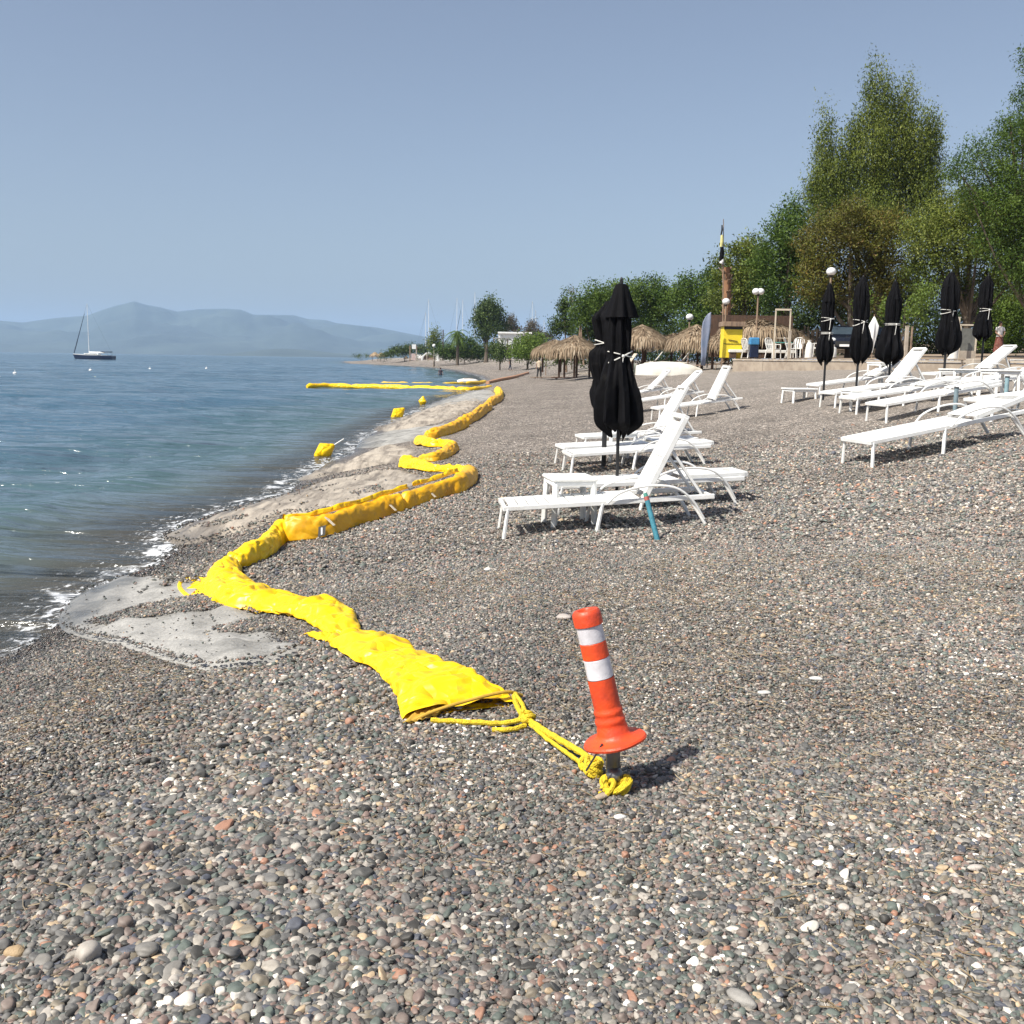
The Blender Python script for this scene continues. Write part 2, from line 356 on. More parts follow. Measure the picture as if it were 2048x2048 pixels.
def sea_material():
    m, nt, b = nmat('sea_water'); L = nt.links
    tc = N(nt, 'ShaderNodeTexCoord'); sh = N(nt, 'ShaderNodeAttribute', attribute_name='shore')
    mr = N(nt, 'ShaderNodeMapRange'); mr.inputs['From Min'].default_value = 0; mr.inputs['From Max'].default_value = -9; L.new(sh.outputs['Fac'], mr.inputs[0])
    cr = N(nt, 'ShaderNodeValToRGB'); e = cr.color_ramp.elements
    e[0].color = (.12, .11, .095, 1); e[1].color = (.050, .105, .155, 1); a = e.new(.25); a.color = (.060, .105, .115, 1)
    L.new(mr.outputs[0], cr.inputs[0])
    nz = N(nt, 'ShaderNodeTexNoise', Scale=.08, Detail=4.0); L.new(tc.outputs['Object'], nz.inputs[0])
    mp0 = N(nt, 'ShaderNodeMixRGB', blend_type='MULTIPLY'); mp0.inputs[0].default_value = .5
    L.new(cr.outputs[0], mp0.inputs[1])
    cv = N(nt, 'ShaderNodeMapRange'); cv.inputs['To Min'].default_value = .5; cv.inputs['To Max'].default_value = 1.5; L.new(nz.outputs[0], cv.inputs[0]); L.new(cv.outputs[0], mp0.inputs[2])
    # foam
    mpf = N(nt, 'ShaderNodeMapping'); mpf.inputs['Scale'].default_value = (2.2, 1.1, 1); mpf.inputs['Rotation'].default_value = (0, 0, .5); L.new(tc.outputs['Object'], mpf.inputs[0])
    fz = N(nt, 'ShaderNodeTexNoise', Scale=3.6, Detail=9.0, Roughness=.72, Distortion=1.6); L.new(mpf.outputs[0], fz.inputs[0])
    fb = N(nt, 'ShaderNodeMapRange'); fb.inputs['From Min'].default_value = -.9; fb.inputs['From Max'].default_value = .0; L.new(sh.outputs['Fac'], fb.inputs[0])
    fs = N(nt, 'ShaderNodeMath', operation='MULTIPLY_ADD'); fs.inputs[1].default_value = .17; L.new(fb.outputs[0], fs.inputs[0]); L.new(fz.outputs[0], fs.inputs[2])
    ft = N(nt, 'ShaderNodeMapRange'); ft.inputs['From Min'].default_value = .66; ft.inputs['From Max'].default_value = .74; L.new(fs.outputs[0], ft.inputs[0])
    fg = N(nt, 'ShaderNodeMath', operation='MULTIPLY'); L.new(ft.outputs[0], fg.inputs[0]); 
    gate = N(nt, 'ShaderNodeMapRange'); gate.inputs['From Min'].default_value = -2.6; gate.inputs['From Max'].default_value = -1.4; L.new(sh.outputs['Fac'], gate.inputs[0]); L.new(gate.outputs[0], fg.inputs[1])
    wn1 = N(nt, 'ShaderNodeTexNoise', Scale=.8, Detail=5.0, Roughness=.6); L.new(tc.outputs['Object'], wn1.inputs[0])
    wn2 = N(nt, 'ShaderNodeTexNoise', Scale=1.7, Detail=6.0, Roughness=.7); L.new(tc.outputs['Object'], wn2.inputs[0])
    wm = N(nt, 'ShaderNodeMapRange'); wm.inputs['From Min'].default_value = .44; wm.inputs['From Max'].default_value = .54; L.new(wn2.outputs[0], wm.inputs[0])
    pos = N(nt, 'ShaderNodeMath', operation='MULTIPLY_ADD'); pos.inputs[1].default_value = 2.2; L.new(wn1.outputs[0], pos.inputs[0]); L.new(sh.outputs['Fac'], pos.inputs[2])
    acc = fg
    for cc, ww in ((.98, .10),):
        df = N(nt, 'ShaderNodeMath', operation='SUBTRACT'); df.inputs[1].default_value = cc; L.new(pos.outputs[0], df.inputs[0])
        ab = N(nt, 'ShaderNodeMath', operation='ABSOLUTE'); L.new(df.outputs[0], ab.inputs[0])
        ln = N(nt, 'ShaderNodeMapRange'); ln.inputs['From Min'].default_value = ww; ln.inputs['From Max'].default_value = ww * .3; L.new(ab.outputs[0], ln.inputs[0])
        lm = N(nt, 'ShaderNodeMath', operation='MULTIPLY'); L.new(ln.outputs[0], lm.inputs[0]); L.new(wm.outputs[0], lm.inputs[1])
        nx = N(nt, 'ShaderNodeMath', operation='MAXIMUM'); L.new(acc.outputs[0], nx.inputs[0]); L.new(lm.outputs[0], nx.inputs[1]); acc = nx
    fg = acc
    mx = N(nt, 'ShaderNodeMixRGB'); mx.inputs[2].default_value = (.62, .64, .66, 1); L.new(fg.outputs[0], mx.inputs[0]); L.new(mp0.outputs[0], mx.inputs[1])
    L.new(mx.outputs[0], b.inputs['Base Color'])
    b.inputs['IOR'].default_value = 1.33
    rr = N(nt, 'ShaderNodeMapRange'); rr.inputs['To Min'].default_value = .08; rr.inputs['To Max'].default_value = .8; L.new(fg.outputs[0], rr.inputs[0]); L.new(rr.outputs[0], b.inputs['Roughness'])
    # ripples at three sizes
    prev = None
    for sc, st, di, an in ((.30, .7, 1.3, .42), (1.2, .8, .42, .42), (4.2, .5, .08, .5)):
        mp = N(nt, 'ShaderNodeMapping'); mp.inputs['Rotation'].default_value = (0, 0, .12); mp.inputs['Scale'].default_value = (an, 1.6, 1); L.new(tc.outputs['Object'], mp.inputs[0])
        nn = N(nt, 'ShaderNodeTexNoise', Scale=sc, Detail=3.0, Roughness=.55, Distortion=.4); L.new(mp.outputs[0], nn.inputs[0])
        bp = N(nt, 'ShaderNodeBump', Strength=st, Distance=di); L.new(nn.outputs[0], bp.inputs['Height'])
        if prev: L.new(prev.outputs[0], bp.inputs['Normal'])
        prev = bp
    L.new(prev.outputs[0], b.inputs['Normal'])
    # thin film at the very edge lets the pebbles through
    tr = N(nt, 'ShaderNodeBsdfTransparent'); tr.inputs[0].default_value = (.80, .82, .80, 1)
    al = N(nt, 'ShaderNodeMapRange'); al.inputs['From Min'].default_value = .1; al.inputs['From Max'].default_value = -1.6; al.inputs['To Min'].default_value = .32; al.inputs['To Max'].default_value = 1; L.new(sh.outputs['Fac'], al.inputs[0])
    am = N(nt, 'ShaderNodeMath', operation='MAXIMUM'); L.new(al.outputs[0], am.inputs[0]); L.new(fg.outputs[0], am.inputs[1])
    ms = N(nt, 'ShaderNodeMixShader'); L.new(am.outputs[0], ms.inputs[0]); L.new(tr.outputs[0], ms.inputs[1]); L.new(b.outputs[0], ms.inputs[2])
    L.new(ms.outputs[0], nt.nodes['Material Output'].inputs[0])
    return m
tag(link('sea', me, sea_material()), kind='structure', label='calm blue sea with small ripples')

# ------------------------------------------------------------------ mountains across the gulf
ridge_px = [(-900, 668), (-600, 655), (-300, 640), (-100, 645), (0, 641), (47, 645), (80, 640), (109, 636), (174, 631), (203, 620), (232, 611), (268, 602), (292, 609), (319, 614), (355, 623), (398, 618),
    (453, 617), (482, 619), (507, 629), (587, 630), (616, 638), (652, 640), (672, 646), (755, 655), (817, 667), (853, 674), (930, 690), (1000, 705), (1100, 718), (1300, 722)]
def hills(name, prof, D, depth, seed, label, m):
    xs = np.linspace(prof[0][0], prof[-1][0], 420); rows = 46
    V = np.zeros((rows, len(xs), 3)); P = np.array(prof)
    for i, px in enumerate(xs):
        py = np.interp(px, P[:, 0], P[:, 1]); top = at(px, py, D); h = max(0, top.z)
        for j in range(rows):
            t = j / (rows - 1); yy = D - depth * (1 - t) * 1.0 if t <= 1 else D
            xx = top.x * (yy / D)
            nzv = noise.fractal(Vector((xx / 620, yy / 620, seed)), 1.0, 2.0, 5)
            prof_t = math.sin(t * math.pi / 2) ** 1.25
            z = h * prof_t * (1 + (1 - t) * .9 * nzv) if t > 0 else -3
            if t < .999: z = min(z, 2.1 + (h - 2.1) * (yy / D) * .985)
            V[j, i] = (xx, yy, max(z, -3) if t > 0 else -3)
    me, _ = gridmesh(name, V[..., 0], V[..., 1], V[..., 2])
    return tag(link(name, me, m), kind='structure', label=label)
M_hill = mat('hillside', (.055, .075, .060), (.022, .034, .030), .0022, .95)
hills('mountains', ridge_px, 9500, 4200, 3.1, 'blue hazy mountains across the gulf', M_hill)
hills('coastal_hills', [(400, 712), (470, 706), (520, 700), (560, 697), (610, 699), (660, 705), (720, 712)], 4700, 700, 8.0, 'low hazy headland at the foot of the mountains', M_hill)

# ------------------------------------------------------------------ pale fabric sheets lying along the waterline
def inpoly(x, y, P):
    P = np.asarray(P); n = len(P); ins = np.zeros(x.shape, bool)
    for i in range(n):
        x1, y1 = P[i]; x2, y2 = P[(i + 1) % n]
        if y1 == y2: continue
        ins ^= ((y1 > y) != (y2 > y)) & (x < (x2 - x1) * (y - y1) / (y2 - y1) + x1)
    return ins
def pdist(x, y, P):
    best = np.full(x.shape, 1e18); n = len(P)
    for i in range(n):
        ax, ay = P[i]; bx, by = P[(i + 1) % n]; dx, dy = bx - ax, by - ay
        t = np.clip(((x - ax) * dx + (y - ay) * dy) / (dx * dx + dy * dy + 1e-12), 0, 1)
        best = np.minimum(best, (x - ax - t * dx) ** 2 + (y - ay - t * dy) ** 2)
    return np.sqrt(best)
def fabric_material(name, c, c2, stripe=0.0):
    m, nt, b = nmat(name); L = nt.links; tc = N(nt, 'ShaderNodeTexCoord')
    nz = N(nt, 'ShaderNodeTexNoise', Scale=2.2, Detail=9.0, Roughness=.7); mpp = N(nt, 'ShaderNodeMapping'); mpp.inputs['Scale'].default_value = (2.4, .35, 1) if stripe else (1, 1, 1); mpp.inputs['Rotation'].default_value = (0, 0, .1); L.new(tc.outputs['Object'], mpp.inputs[0]); L.new(mpp.outputs[0], nz.inputs[0])
    cr = N(nt, 'ShaderNodeValToRGB'); e = cr.color_ramp.elements; e[0].position = .36; e[0].color = c4(c2); e[1].position = .56; e[1].color = c4(c); L.new(nz.outputs[0], cr.inputs[0])
    n3 = N(nt, 'ShaderNodeTexNoise', Scale=60.0, Detail=3.0); L.new(tc.outputs['Object'], n3.inputs[0])
    mr = N(nt, 'ShaderNodeMapRange'); mr.inputs['From Min'].default_value = .3; mr.inputs['From Max'].default_value = .7; mr.inputs['To Min'].default_value = .75; mr.inputs['To Max'].default_value = 1.15; L.new(n3.outputs[0], mr.inputs[0])
    mu = N(nt, 'ShaderNodeMixRGB', blend_type='MULTIPLY'); mu.inputs[0].default_value = 1; L.new(cr.outputs[0], mu.inputs[1]); L.new(mr.outputs[0], mu.inputs[2])
    sa = N(nt, 'ShaderNodeAttribute', attribute_name='shore'); sz = N(nt, 'ShaderNodeMath', operation='MULTIPLY_ADD'); sz.inputs[1].default_value = 1.2; L.new(nz.outputs[0], sz.inputs[0]); L.new(sa.outputs['Fac'], sz.inputs[2])
    wr2 = N(nt, 'ShaderNodeMapRange'); wr2.inputs['From Min'].default_value = .55; wr2.inputs['From Max'].default_value = 1.35; wr2.inputs['To Min'].default_value = .55; L.new(sz.outputs[0], wr2.inputs[0])
    mw = N(nt, 'ShaderNodeMixRGB', blend_type='MULTIPLY'); mw.inputs[0].default_value = 1; L.new(mu.outputs[0], mw.inputs[1]); L.new(wr2.outputs[0], mw.inputs[2])
    rw = N(nt, 'ShaderNodeMapRange'); rw.inputs['From Min'].default_value = .55; rw.inputs['From Max'].default_value = 1; rw.inputs['To Min'].default_value = .22; rw.inputs['To Max'].default_value = .75; L.new(wr2.outputs[0], rw.inputs[0]); L.new(rw.outputs[0], b.inputs['Roughness'])
    L.new(mw.outputs[0], b.inputs['Base Color'])
    w = N(nt, 'ShaderNodeTexVoronoi', Scale=70.0); w.feature = 'DISTANCE_TO_EDGE'; L.new(tc.outputs['Object'], w.inputs['Vector'])
    bp = N(nt, 'ShaderNodeBump', Strength=.5, Distance=.006); L.new(w.outputs[0], bp.inputs['Height'])
    bp2 = N(nt, 'ShaderNodeBump', Strength=.5, Distance=.03); n4 = N(nt, 'ShaderNodeTexNoise', Scale=9.0, Detail=4.0); L.new(tc.outputs['Object'], n4.inputs[0]); L.new(n4.outputs[0], bp2.inputs['Height']); L.new(bp.outputs[0], bp2.inputs['Normal'])
    L.new(bp2.outputs[0], b.inputs['Normal']); return m
SHEETS = []
def sheet(name, px, step, m, label, lift=.035, wave=.012, dirv=(1, .4), wl=.35):
    P = [tuple(G(*p)[:2]) for p in px]; P = [tuple(v[:2]) for v in catmull([(*p, 0) for p in P] + [(*P[0], 0)], 5)][:-1]
    A = np.array(P); x0, y0 = A.min(0); x1, y1 = A.max(0)
    gx, gy = np.meshgrid(np.arange(x0, x1, step), np.arange(y0, y1, step)); gx = gx + (RNG.rand(*gx.shape) - .5) * step * .4; gy = gy + (RNG.rand(*gy.shape) - .5) * step * .4
    ins = inpoly(gx, gy, P) & (pdist(gx, gy, P) > step * .5)
    pts = [Vector(p) for p in P] + [Vector(p) for p in zip(gx[ins], gy[ins])]
    n = len(P); res = geometry.delaunay_2d_cdt(pts, [], [list(range(n))], 1, 1e-5)
    v = np.array([q[:] for q in res[0]]); d = pdist(v[:, 0], v[:, 1], P)
    dn = v[:, 0] * dirv[0] + v[:, 1] * dirv[1]
    z = tz(v[:, 0], v[:, 1]); k = np.clip(d / .12, 0, 1)
    wv = wave * np.sin(dn / wl * 6.28 + 1.7 * np.sin(v[:, 0] * 2.1 - v[:, 1] * 1.3)) + wave * .5 * np.sin(v[:, 0] * 9 + np.sin(v[:, 1] * 7) * 2)
    z = z + k * (lift + wv) + (1 - k) * .002
    z = np.maximum(z, .002 + .03 * k * 0)
    mb = bpy.data.meshes.new(name); mb.from_pydata([(a, b, c) for (a, b), c in zip(v, z)], [], res[2]); mb.update()
    for f in mb.polygons:
        if f.normal.z < 0: f.flip()
    attr(mb, 'shore', sdist(v[:, 0], v[:, 1]))
    o = link(name, mb, m, smooth=True); tag(o, label, 'fabric sheet', 'pale fabric sheets spread along the waterline')
    SHEETS.append(P); return o
M_fab = fabric_material('pale_fabric', (.35, .34, .315), (.19, .185, .17))
M_fab2 = fabric_material('sandy_fabric', (.40, .35, .285), (.16, .135, .11), 1)
sheet('fabric_sheet', [(116, 1238), (143, 1202), (199, 1172), (266, 1156), (358, 1156), (420, 1180), (500, 1225), (560, 1262), (540, 1292), (430, 1292), (330, 1290), (250, 1291), (166, 1277), (126, 1262)], .05, M_fab, 'rounded pale grey fabric sheet at the waterline left of the yellow boom', .035, .010)
sheet('fabric_sheet', [(242, 1292), (300, 1283), (420, 1284), (507, 1287), (614, 1292), (564, 1320), (497, 1334), (415, 1342), (365, 1332), (299, 1311)], .05, M_fab, 'smaller pale fabric lobe lying in front of the rounded sheet', .045, .010)
sheet('fabric_sheet', [(355, 1092), (322, 1078), (391, 1046), (470, 1022), (560, 996), (640, 968), (700, 956), (790, 942), (850, 953), (868, 966), (820, 985), (760, 1005), (690, 1021), (610, 1030), (560, 1032), (530, 1050), (470, 1066), (410, 1084)], .08, M_fab2, 'long sandy fabric sheet between the sea and the upright boom', .04, .012)
sheet('fabric_sheet', [(585, 962), (620, 950), (690, 928), (745, 902), (790, 893), (830, 905), (800, 922), (740, 934), (680, 945), (630, 958)], .09, M_fab2, 'wrinkled sandy fabric strip below the round yellow buoy', .04, .03, (.3, 1), .5)
sheet('fabric_sheet', [(712, 897), (725, 880), (780, 866), (838, 858), (880, 852), (900, 846), (870, 868), (830, 880), (790, 888), (750, 895)], .10, M_fab, 'pale fabric tongue folded beside the boom bend', .05, .02, (.3, 1), .6)
sheet('fabric_sheet', [(745, 862), (790, 843), (850, 822), (905, 806), (960, 800), (940, 822), (900, 838), (850, 852), (790, 862)], .14, M_fab2, 'striped sandy fabric strip under the far boom curve', .05, .04, (.3, 1), .8)
sheet('fabric_sheet', [(850, 815), (900, 795), (950, 784), (975, 782), (990, 788), (975, 800), (930, 808), (880, 818)], .2, M_fab, 'farthest pale fabric strip below the floating boom line', .05, .04, (.3, 1), 1.0)

# ------------------------------------------------------------------ pebbles (countless) in three bands
def stone_nodes():
    m, nt, b = nmat('pebble'); L = nt.links
    a = N(nt, 'ShaderNodeAttribute', attribute_name='rnd', attribute_type='INSTANCER')
    w = N(nt, 'ShaderNodeAttribute', attribute_name='wet', attribute_type='INSTANCER')
    cr = N(nt, 'ShaderNodeValToRGB'); cr.color_ramp.interpolation = 'CONSTANT'; e = cr.color_ramp.elements
    cols = [(0, (.040, .038, .034)), (.10, (.070, .069, .064)), (.22, (.115, .111, .104)), (.34, (.150, .118, .100)), (.42, (.092, .108, .093)), (.52, (.165, .155, .138)), (.62, (.18, .130, .110)), (.69, (.175, .150, .112)),
            (.75, (.070, .074, .088)), (.80, (.26, .235, .20)), (.87, (.28, .150, .10)), (.89, (.33, .30, .26)), (.93, (.37, .28, .18)), (.955, (.50, .47, .41)), (.98, (.70, .68, .63))]
    while len(e) < len(cols): e.new(.5)
    for k, (p, c) in enumerate(cols): e[k].position = p; e[k].color = c4(c)
    L.new(a.outputs['Fac'], cr.inputs[0])
    tc = N(nt, 'ShaderNodeTexCoord'); nz = N(nt, 'ShaderNodeTexNoise', Scale=1.3, Detail=6.0, Roughness=.7); L.new(tc.outputs['Object'], nz.inputs[0])
    mr = N(nt, 'ShaderNodeMapRange'); mr.inputs['From Min'].default_value = .3; mr.inputs['From Max'].default_value = .7; mr.inputs['To Min'].default_value = .85; mr.inputs['To Max'].default_value = 1.5; L.new(nz.outputs[0], mr.inputs[0])
    mu = N(nt, 'ShaderNodeMixRGB', blend_type='MULTIPLY'); mu.inputs[0].default_value = 1; L.new(cr.outputs[0], mu.inputs[1]); L.new(mr.outputs[0], mu.inputs[2])
    tn = N(nt, 'ShaderNodeAttribute', attribute_name='tone', attribute_type='INSTANCER')
    m5 = N(nt, 'ShaderNodeMixRGB', blend_type='MULTIPLY'); m5.inputs[0].default_value = 1; L.new(mu.outputs[0], m5.inputs[1]); L.new(tn.outputs['Fac'], m5.inputs[2]); mu = m5
    m2 = N(nt, 'ShaderNodeMixRGB', blend_type='MULTIPLY'); m2.inputs[2].default_value = (.45, .45, .45, 1); L.new(w.outputs['Fac'], m2.inputs[0]); L.new(mu.outputs[0], m2.inputs[1])
    L.new(m2.outputs[0], b.inputs['Base Color'])
    ro = N(nt, 'ShaderNodeMapRange'); ro.inputs['To Min'].default_value = .62; ro.inputs['To Max'].default_value = .2; L.new(w.outputs['Fac'], ro.inputs[0]); L.new(ro.outputs[0], b.inputs['Roughness'])
    return m
M_stone = stone_nodes()
def pebble_group(subdiv):
    g = bpy.data.node_groups.new('scatter_pebbles_%d' % subdiv, 'GeometryNodeTree')
    g.interface.new_socket('Geometry', in_out='INPUT', socket_type='NodeSocketGeometry')
    g.interface.new_socket('Geometry', in_out='OUTPUT', socket_type='NodeSocketGeometry')
    n = g.nodes; L = g.links; gi = n.new('NodeGroupInput'); go = n.new('NodeGroupOutput')
    g2i = n.new('GeometryNodeGeometryToInstance')
    for k in range(7):
        ico = n.new('GeometryNodeMeshIcoSphere'); ico.inputs['Radius'].default_value = .5; ico.inputs['Subdivisions'].default_value = subdiv
        pos = n.new('GeometryNodeInputPosition'); nz = n.new('ShaderNodeTexNoise'); nz.noise_dimensions = '4D'; nz.inputs['W'].default_value = k * 3.7; nz.inputs['Scale'].default_value = 1.5; nz.inputs['Detail'].default_value = 1
        L.new(pos.outputs[0], nz.inputs['Vector'])
        sub = n.new('ShaderNodeVectorMath'); sub.operation = 'SUBTRACT'; sub.inputs[1].default_value = (.5, .5, .5); L.new(nz.outputs['Color'], sub.inputs[0])
        sc = n.new('ShaderNodeVectorMath'); sc.operation = 'SCALE'; sc.inputs['Scale'].default_value = .55; L.new(sub.outputs[0], sc.inputs[0])
        sp = n.new('GeometryNodeSetPosition'); L.new(ico.outputs[0], sp.inputs[0]); L.new(sc.outputs[0], sp.inputs['Offset'])
        tr = n.new('GeometryNodeTransform'); tr.inputs['Scale'].default_value = [(1.15, .8, .55), (1, .85, .62), (1.3, .75, .5), (.95, .9, .7), (1.1, .95, .42), (.9, .8, .75), (1.45, .85, .4)][k]
        L.new(sp.outputs[0], tr.inputs[0])
        ss = n.new('GeometryNodeSetShadeSmooth'); L.new(tr.outputs[0], ss.inputs[0])
        sm = n.new('GeometryNodeSetMaterial'); sm.inputs['Material'].default_value = M_stone; L.new(ss.outputs[0], sm.inputs[0])
        L.new(sm.outputs[0], g2i.inputs[0])
    iop = n.new('GeometryNodeInstanceOnPoints'); iop.inputs['Pick Instance'].default_value = True
    L.new(gi.outputs[0], iop.inputs['Points']); L.new(g2i.outputs[0], iop.inputs['Instance'])
    rot = n.new('GeometryNodeInputNamedAttribute'); rot.data_type = 'FLOAT_VECTOR'; rot.inputs[0].default_value = 'rot'
    scl = n.new('GeometryNodeInputNamedAttribute'); scl.data_type = 'FLOAT'; scl.inputs[0].default_value = 'size'
    L.new(rot.outputs[0], iop.inputs['Rotation']); L.new(scl.outputs[0], iop.inputs['Scale'])
    L.new(iop.outputs[0], go.inputs[0]); return g
def scatter(name, x, y, z, size, rnd, wet, group, label, tone):
    me = bpy.data.meshes.new(name); me.vertices.add(len(x)); me.vertices.foreach_set('co', np.stack([x, y, z], -1).astype(np.float32).ravel())
    n = len(x); rt = np.stack([RNG.normal(0, .28, n), RNG.normal(0, .28, n), RNG.rand(n) * 6.283], -1)
    a = me.attributes.new('rot', 'FLOAT_VECTOR', 'POINT'); a.data.foreach_set('vector', rt.astype(np.float32).ravel())
    attr(me, 'size', size); attr(me, 'rnd', rnd); attr(me, 'wet', wet); attr(me, 'tone', tone); me.update()
    o = link(name, me, M_stone); md = o.modifiers.new('scatter', 'NODES'); md.node_group = group
    return tag(o, label, kind='stuff')
def vnoise(x, y, s, seed=0):                 # smooth value noise, vectorised
    x = x / s + seed * 17.3; y = y / s + seed * 7.1; xi = np.floor(x).astype(int); yi = np.floor(y).astype(int); fx = x - xi; fy = y - yi
    fx = fx * fx * (3 - 2 * fx); fy = fy * fy * (3 - 2 * fy)
    def h(a, b): v = np.sin(a * 127.1 + b * 311.7 + seed) * 43758.5453; return v - np.floor(v)
    return (h(xi, yi) * (1 - fx) + h(xi + 1, yi) * fx) * (1 - fy) + (h(xi, yi + 1) * (1 - fx) + h(xi + 1, yi + 1) * fx) * fy
def wedge(n, r0, r1, a0=-36, a1=36):
    r = np.sqrt(RNG.rand(n) * (r1 * r1 - r0 * r0) + r0 * r0); a = np.radians(RNG.rand(n) * (a1 - a0) + a0)
    return r * np.sin(a), r * np.cos(a), r
MASKC = [(tuple(G(350, 1222)[:2]), .62, .24), (tuple(G(575, 1250)[:2]), .50, .30), (tuple(G(385, 1165)[:2]), .30, .16)]
def pebble_band(n, r0, r1, base, label, group):
    aw = 54 if r0 < 2 else 46 if r0 < 5 else 38; n = int(n * aw / 36); x, y, r = wedge(n, r0, r1, -aw, aw); d = sdist(x, y)
    ok = (d > -.12) & (RNG.rand(n) < np.clip((18.5 - r) / 7, 0, 1)) & (RNG.rand(n) < np.clip(.35 + d / .5, 0, 1))
    for i, P in enumerate(SHEETS):
        ins = inpoly(x, y, P)
        cover = (vnoise(x, y, .35, 3 + i) * .6 + vnoise(x, y, .11, 5 + i) * .4) > (.80 if i else .74)
        for (c, ra, rb) in MASKC:
            e = ((x - c[0]) / ra) ** 2 + ((y - c[1]) / rb) ** 2
            cover |= (e + vnoise(x, y, .12, 9) * .9 - .45 < 1)
        eb = .03 if i < 2 else .09; cover |= (pdist(x, y, P) < eb) & (RNG.rand(n) < .5) | (pdist(x, y, P) < eb * 2.2) & (RNG.rand(n) < .08) | (RNG.rand(n) < .010)
        if i == 2: cover |= (pdist(x, y, P) < .10) & (RNG.rand(n) < .5) | (vnoise(x, y, .8, 21) > .75) & (RNG.rand(n) < .6)
        ok &= ~(ins & ~(cover & (RNG.rand(n) < .85)))
    x, y, r, d = x[ok], y[ok], r[ok], d[ok]; n = len(x)
    coarse = np.clip(1.12 - (x + .22 * y) * .22, .74, 1.35)             # coarser to the left, finer to the right
    coarse = .80 + .62 * np.exp(-((x + .95 + .12 * (y - 3)) / .62) ** 2) * np.clip((6.5 - r) / 2.5, 0, 1) + .10 * (vnoise(x, y, .9, 40) - .5) + .05 * np.clip(r - 6, 0, 4) + .18 * np.exp(-((r - 2.2) / .8) ** 2)
    size = base * coarse * np.exp(RNG.normal(0, .30, n)) * (.8 + .4 * vnoise(x, y, 1.1, 4)) 
    inside = np.zeros(n, bool)
    for P in SHEETS: inside |= inpoly(x, y, P)
    z = tz(x, y) + size * RNG.uniform(-.05, .35, n) + inside * .043
    rnd = np.clip(RNG.rand(n) * (.975 - .035 * np.clip((r - 4) / 4, 0, 1)) + (vnoise(x, y, .5, 8) - .5) * .10 + (RNG.rand(n) > .994) * .05, 0, .999)
    wet = np.maximum(np.clip(1 - (d - .15) / .6, 0, 1), .55 * np.clip((-x - 1.35 - .1 * (y - 3)) / .8, 0, 1) * np.clip((7 - r) / 2, 0, 1) * vnoise(x, y, .8, 50) * 1.3)
    wet = np.clip(wet, 0, 1)
    tone = .88 + .30 * np.clip((x + .8) / 3.5, 0, 1) + .22 * np.clip((r - 5) / 5, 0, 1) + .22 * (vnoise(x, y, .7, 60) - .5) + .14 * np.exp(-((x + .95) / .7) ** 2)
    return scatter('pebbles', x, y, z, size, rnd, wet, group, label, tone)
PG = pebble_group(3); PG2 = pebble_group(2)
pebble_band(165000, 1.4, 4.2, .0150, 'mixed grey, pink and tan pebbles close to the camera', PG)
pebble_band(310000, 4.2, 8.5, .0155, 'small mixed pebbles around the yellow boom', PG2)
pebble_band(230000, 8.5, 18, .0205, 'fine pebbles around the loungers', PG2)
# dried sea grass straws lying on the pebbles
def straws(n, r0, r1, dens):
    x, y, r = wedge(n * 3, r0, r1); v = vnoise(x, y, 1.3, 31) * .6 + vnoise(x, y, .4, 33) * .4
    ok = (sdist(x, y) > 1.2) & (v + np.clip(x * .08, -.1, .15) > dens); x, y = x[ok][:n], y[ok][:n]; n = len(x)
    for P in SHEETS[:3]: pass
    a = RNG.rand(n) * 6.28; ln = RNG.uniform(.015, .07, n); z = tz(x, y) + RNG.uniform(.004, .018, n); w = .0011
    dx, dy = np.cos(a), np.sin(a); bend = RNG.normal(0, .25, n) * ln
    tilt = RNG.normal(0, .12, n) * ln; co = []
    for t in (-.5, 0, .5):
        cx = x + dx * ln * t - dy * bend * (.25 - t * t) * 2; cy = y + dy * ln * t + dx * bend * (.25 - t * t) * 2; cz = z + tilt * t * 2 + .002
        for s_ in (-1, 1): co.append(np.stack([cx - dy * w * s_, cy + dx * w * s_, cz + .0012 * s_], -1))
    co = np.stack(co, 1).reshape(-1, 3); b = np.arange(n)[:, None] * 6
    F = np.concatenate([b + np.array([0, 2, 3, 1]), b + np.array([2, 4, 5, 3])])
    me = quads('dried_sea_grass', co, F, False); attr(me, 'v', np.repeat(RNG.rand(n), 6))
    return me
M_straw = leafmat('straw', [(.10, .07, .04), (.20, .15, .09), (.33, .27, .18), (.18, .15, .11)], 0, .9)
tag(link('dried_sea_grass', straws(12000, 1.6, 8, .46), M_straw), 'brown dried sea grass straws scattered over the pebbles', kind='stuff')

# single stones one can point at
def single_stone(px, py, l, w, h, col, label, rz=0, tilt=0, name='stone'):
    p = G(px, py); bm = bmesh.new(); bmesh.ops.create_icosphere(bm, subdivisions=4, radius=.5)
    sd_ = random.random() * 50
    for v in bm.verts:
        k = 1 + .22 * noise.noise(v.co * 1.6 + Vector((sd_, 0, 0))); v.co = Vector((v.co.x * l * k, v.co.y * w * k, v.co.z * h * k))
    me = bpy.data.meshes.new(name); bm.to_mesh(me); bm.free()
    o = link(name, me, mat('stone_' + str(px), col, tuple(c * .75 for c in col), 22, .7, .2, 120), smooth=True)
    o.location = p + Vector((0, 0, h * .28 + .006)); o.rotation_euler = (tilt, 0, rz)
    return tag(o, label, 'stone', 'larger stones lying on the pebbles')
single_stone(1482, 2008, .085, .038, .03, (.30, .285, .26), 'long smooth grey stone at the bottom edge right of centre', -.9)
single_stone(1240, 1640, .042, .026, .02, (.72, .70, .66), 'bright white stone in front of the rope knot', .2)
single_stone(1800, 1708, .085, .024, .012, (.74, .73, .70), 'thin jagged white flake on the right side pebbles', -.2)
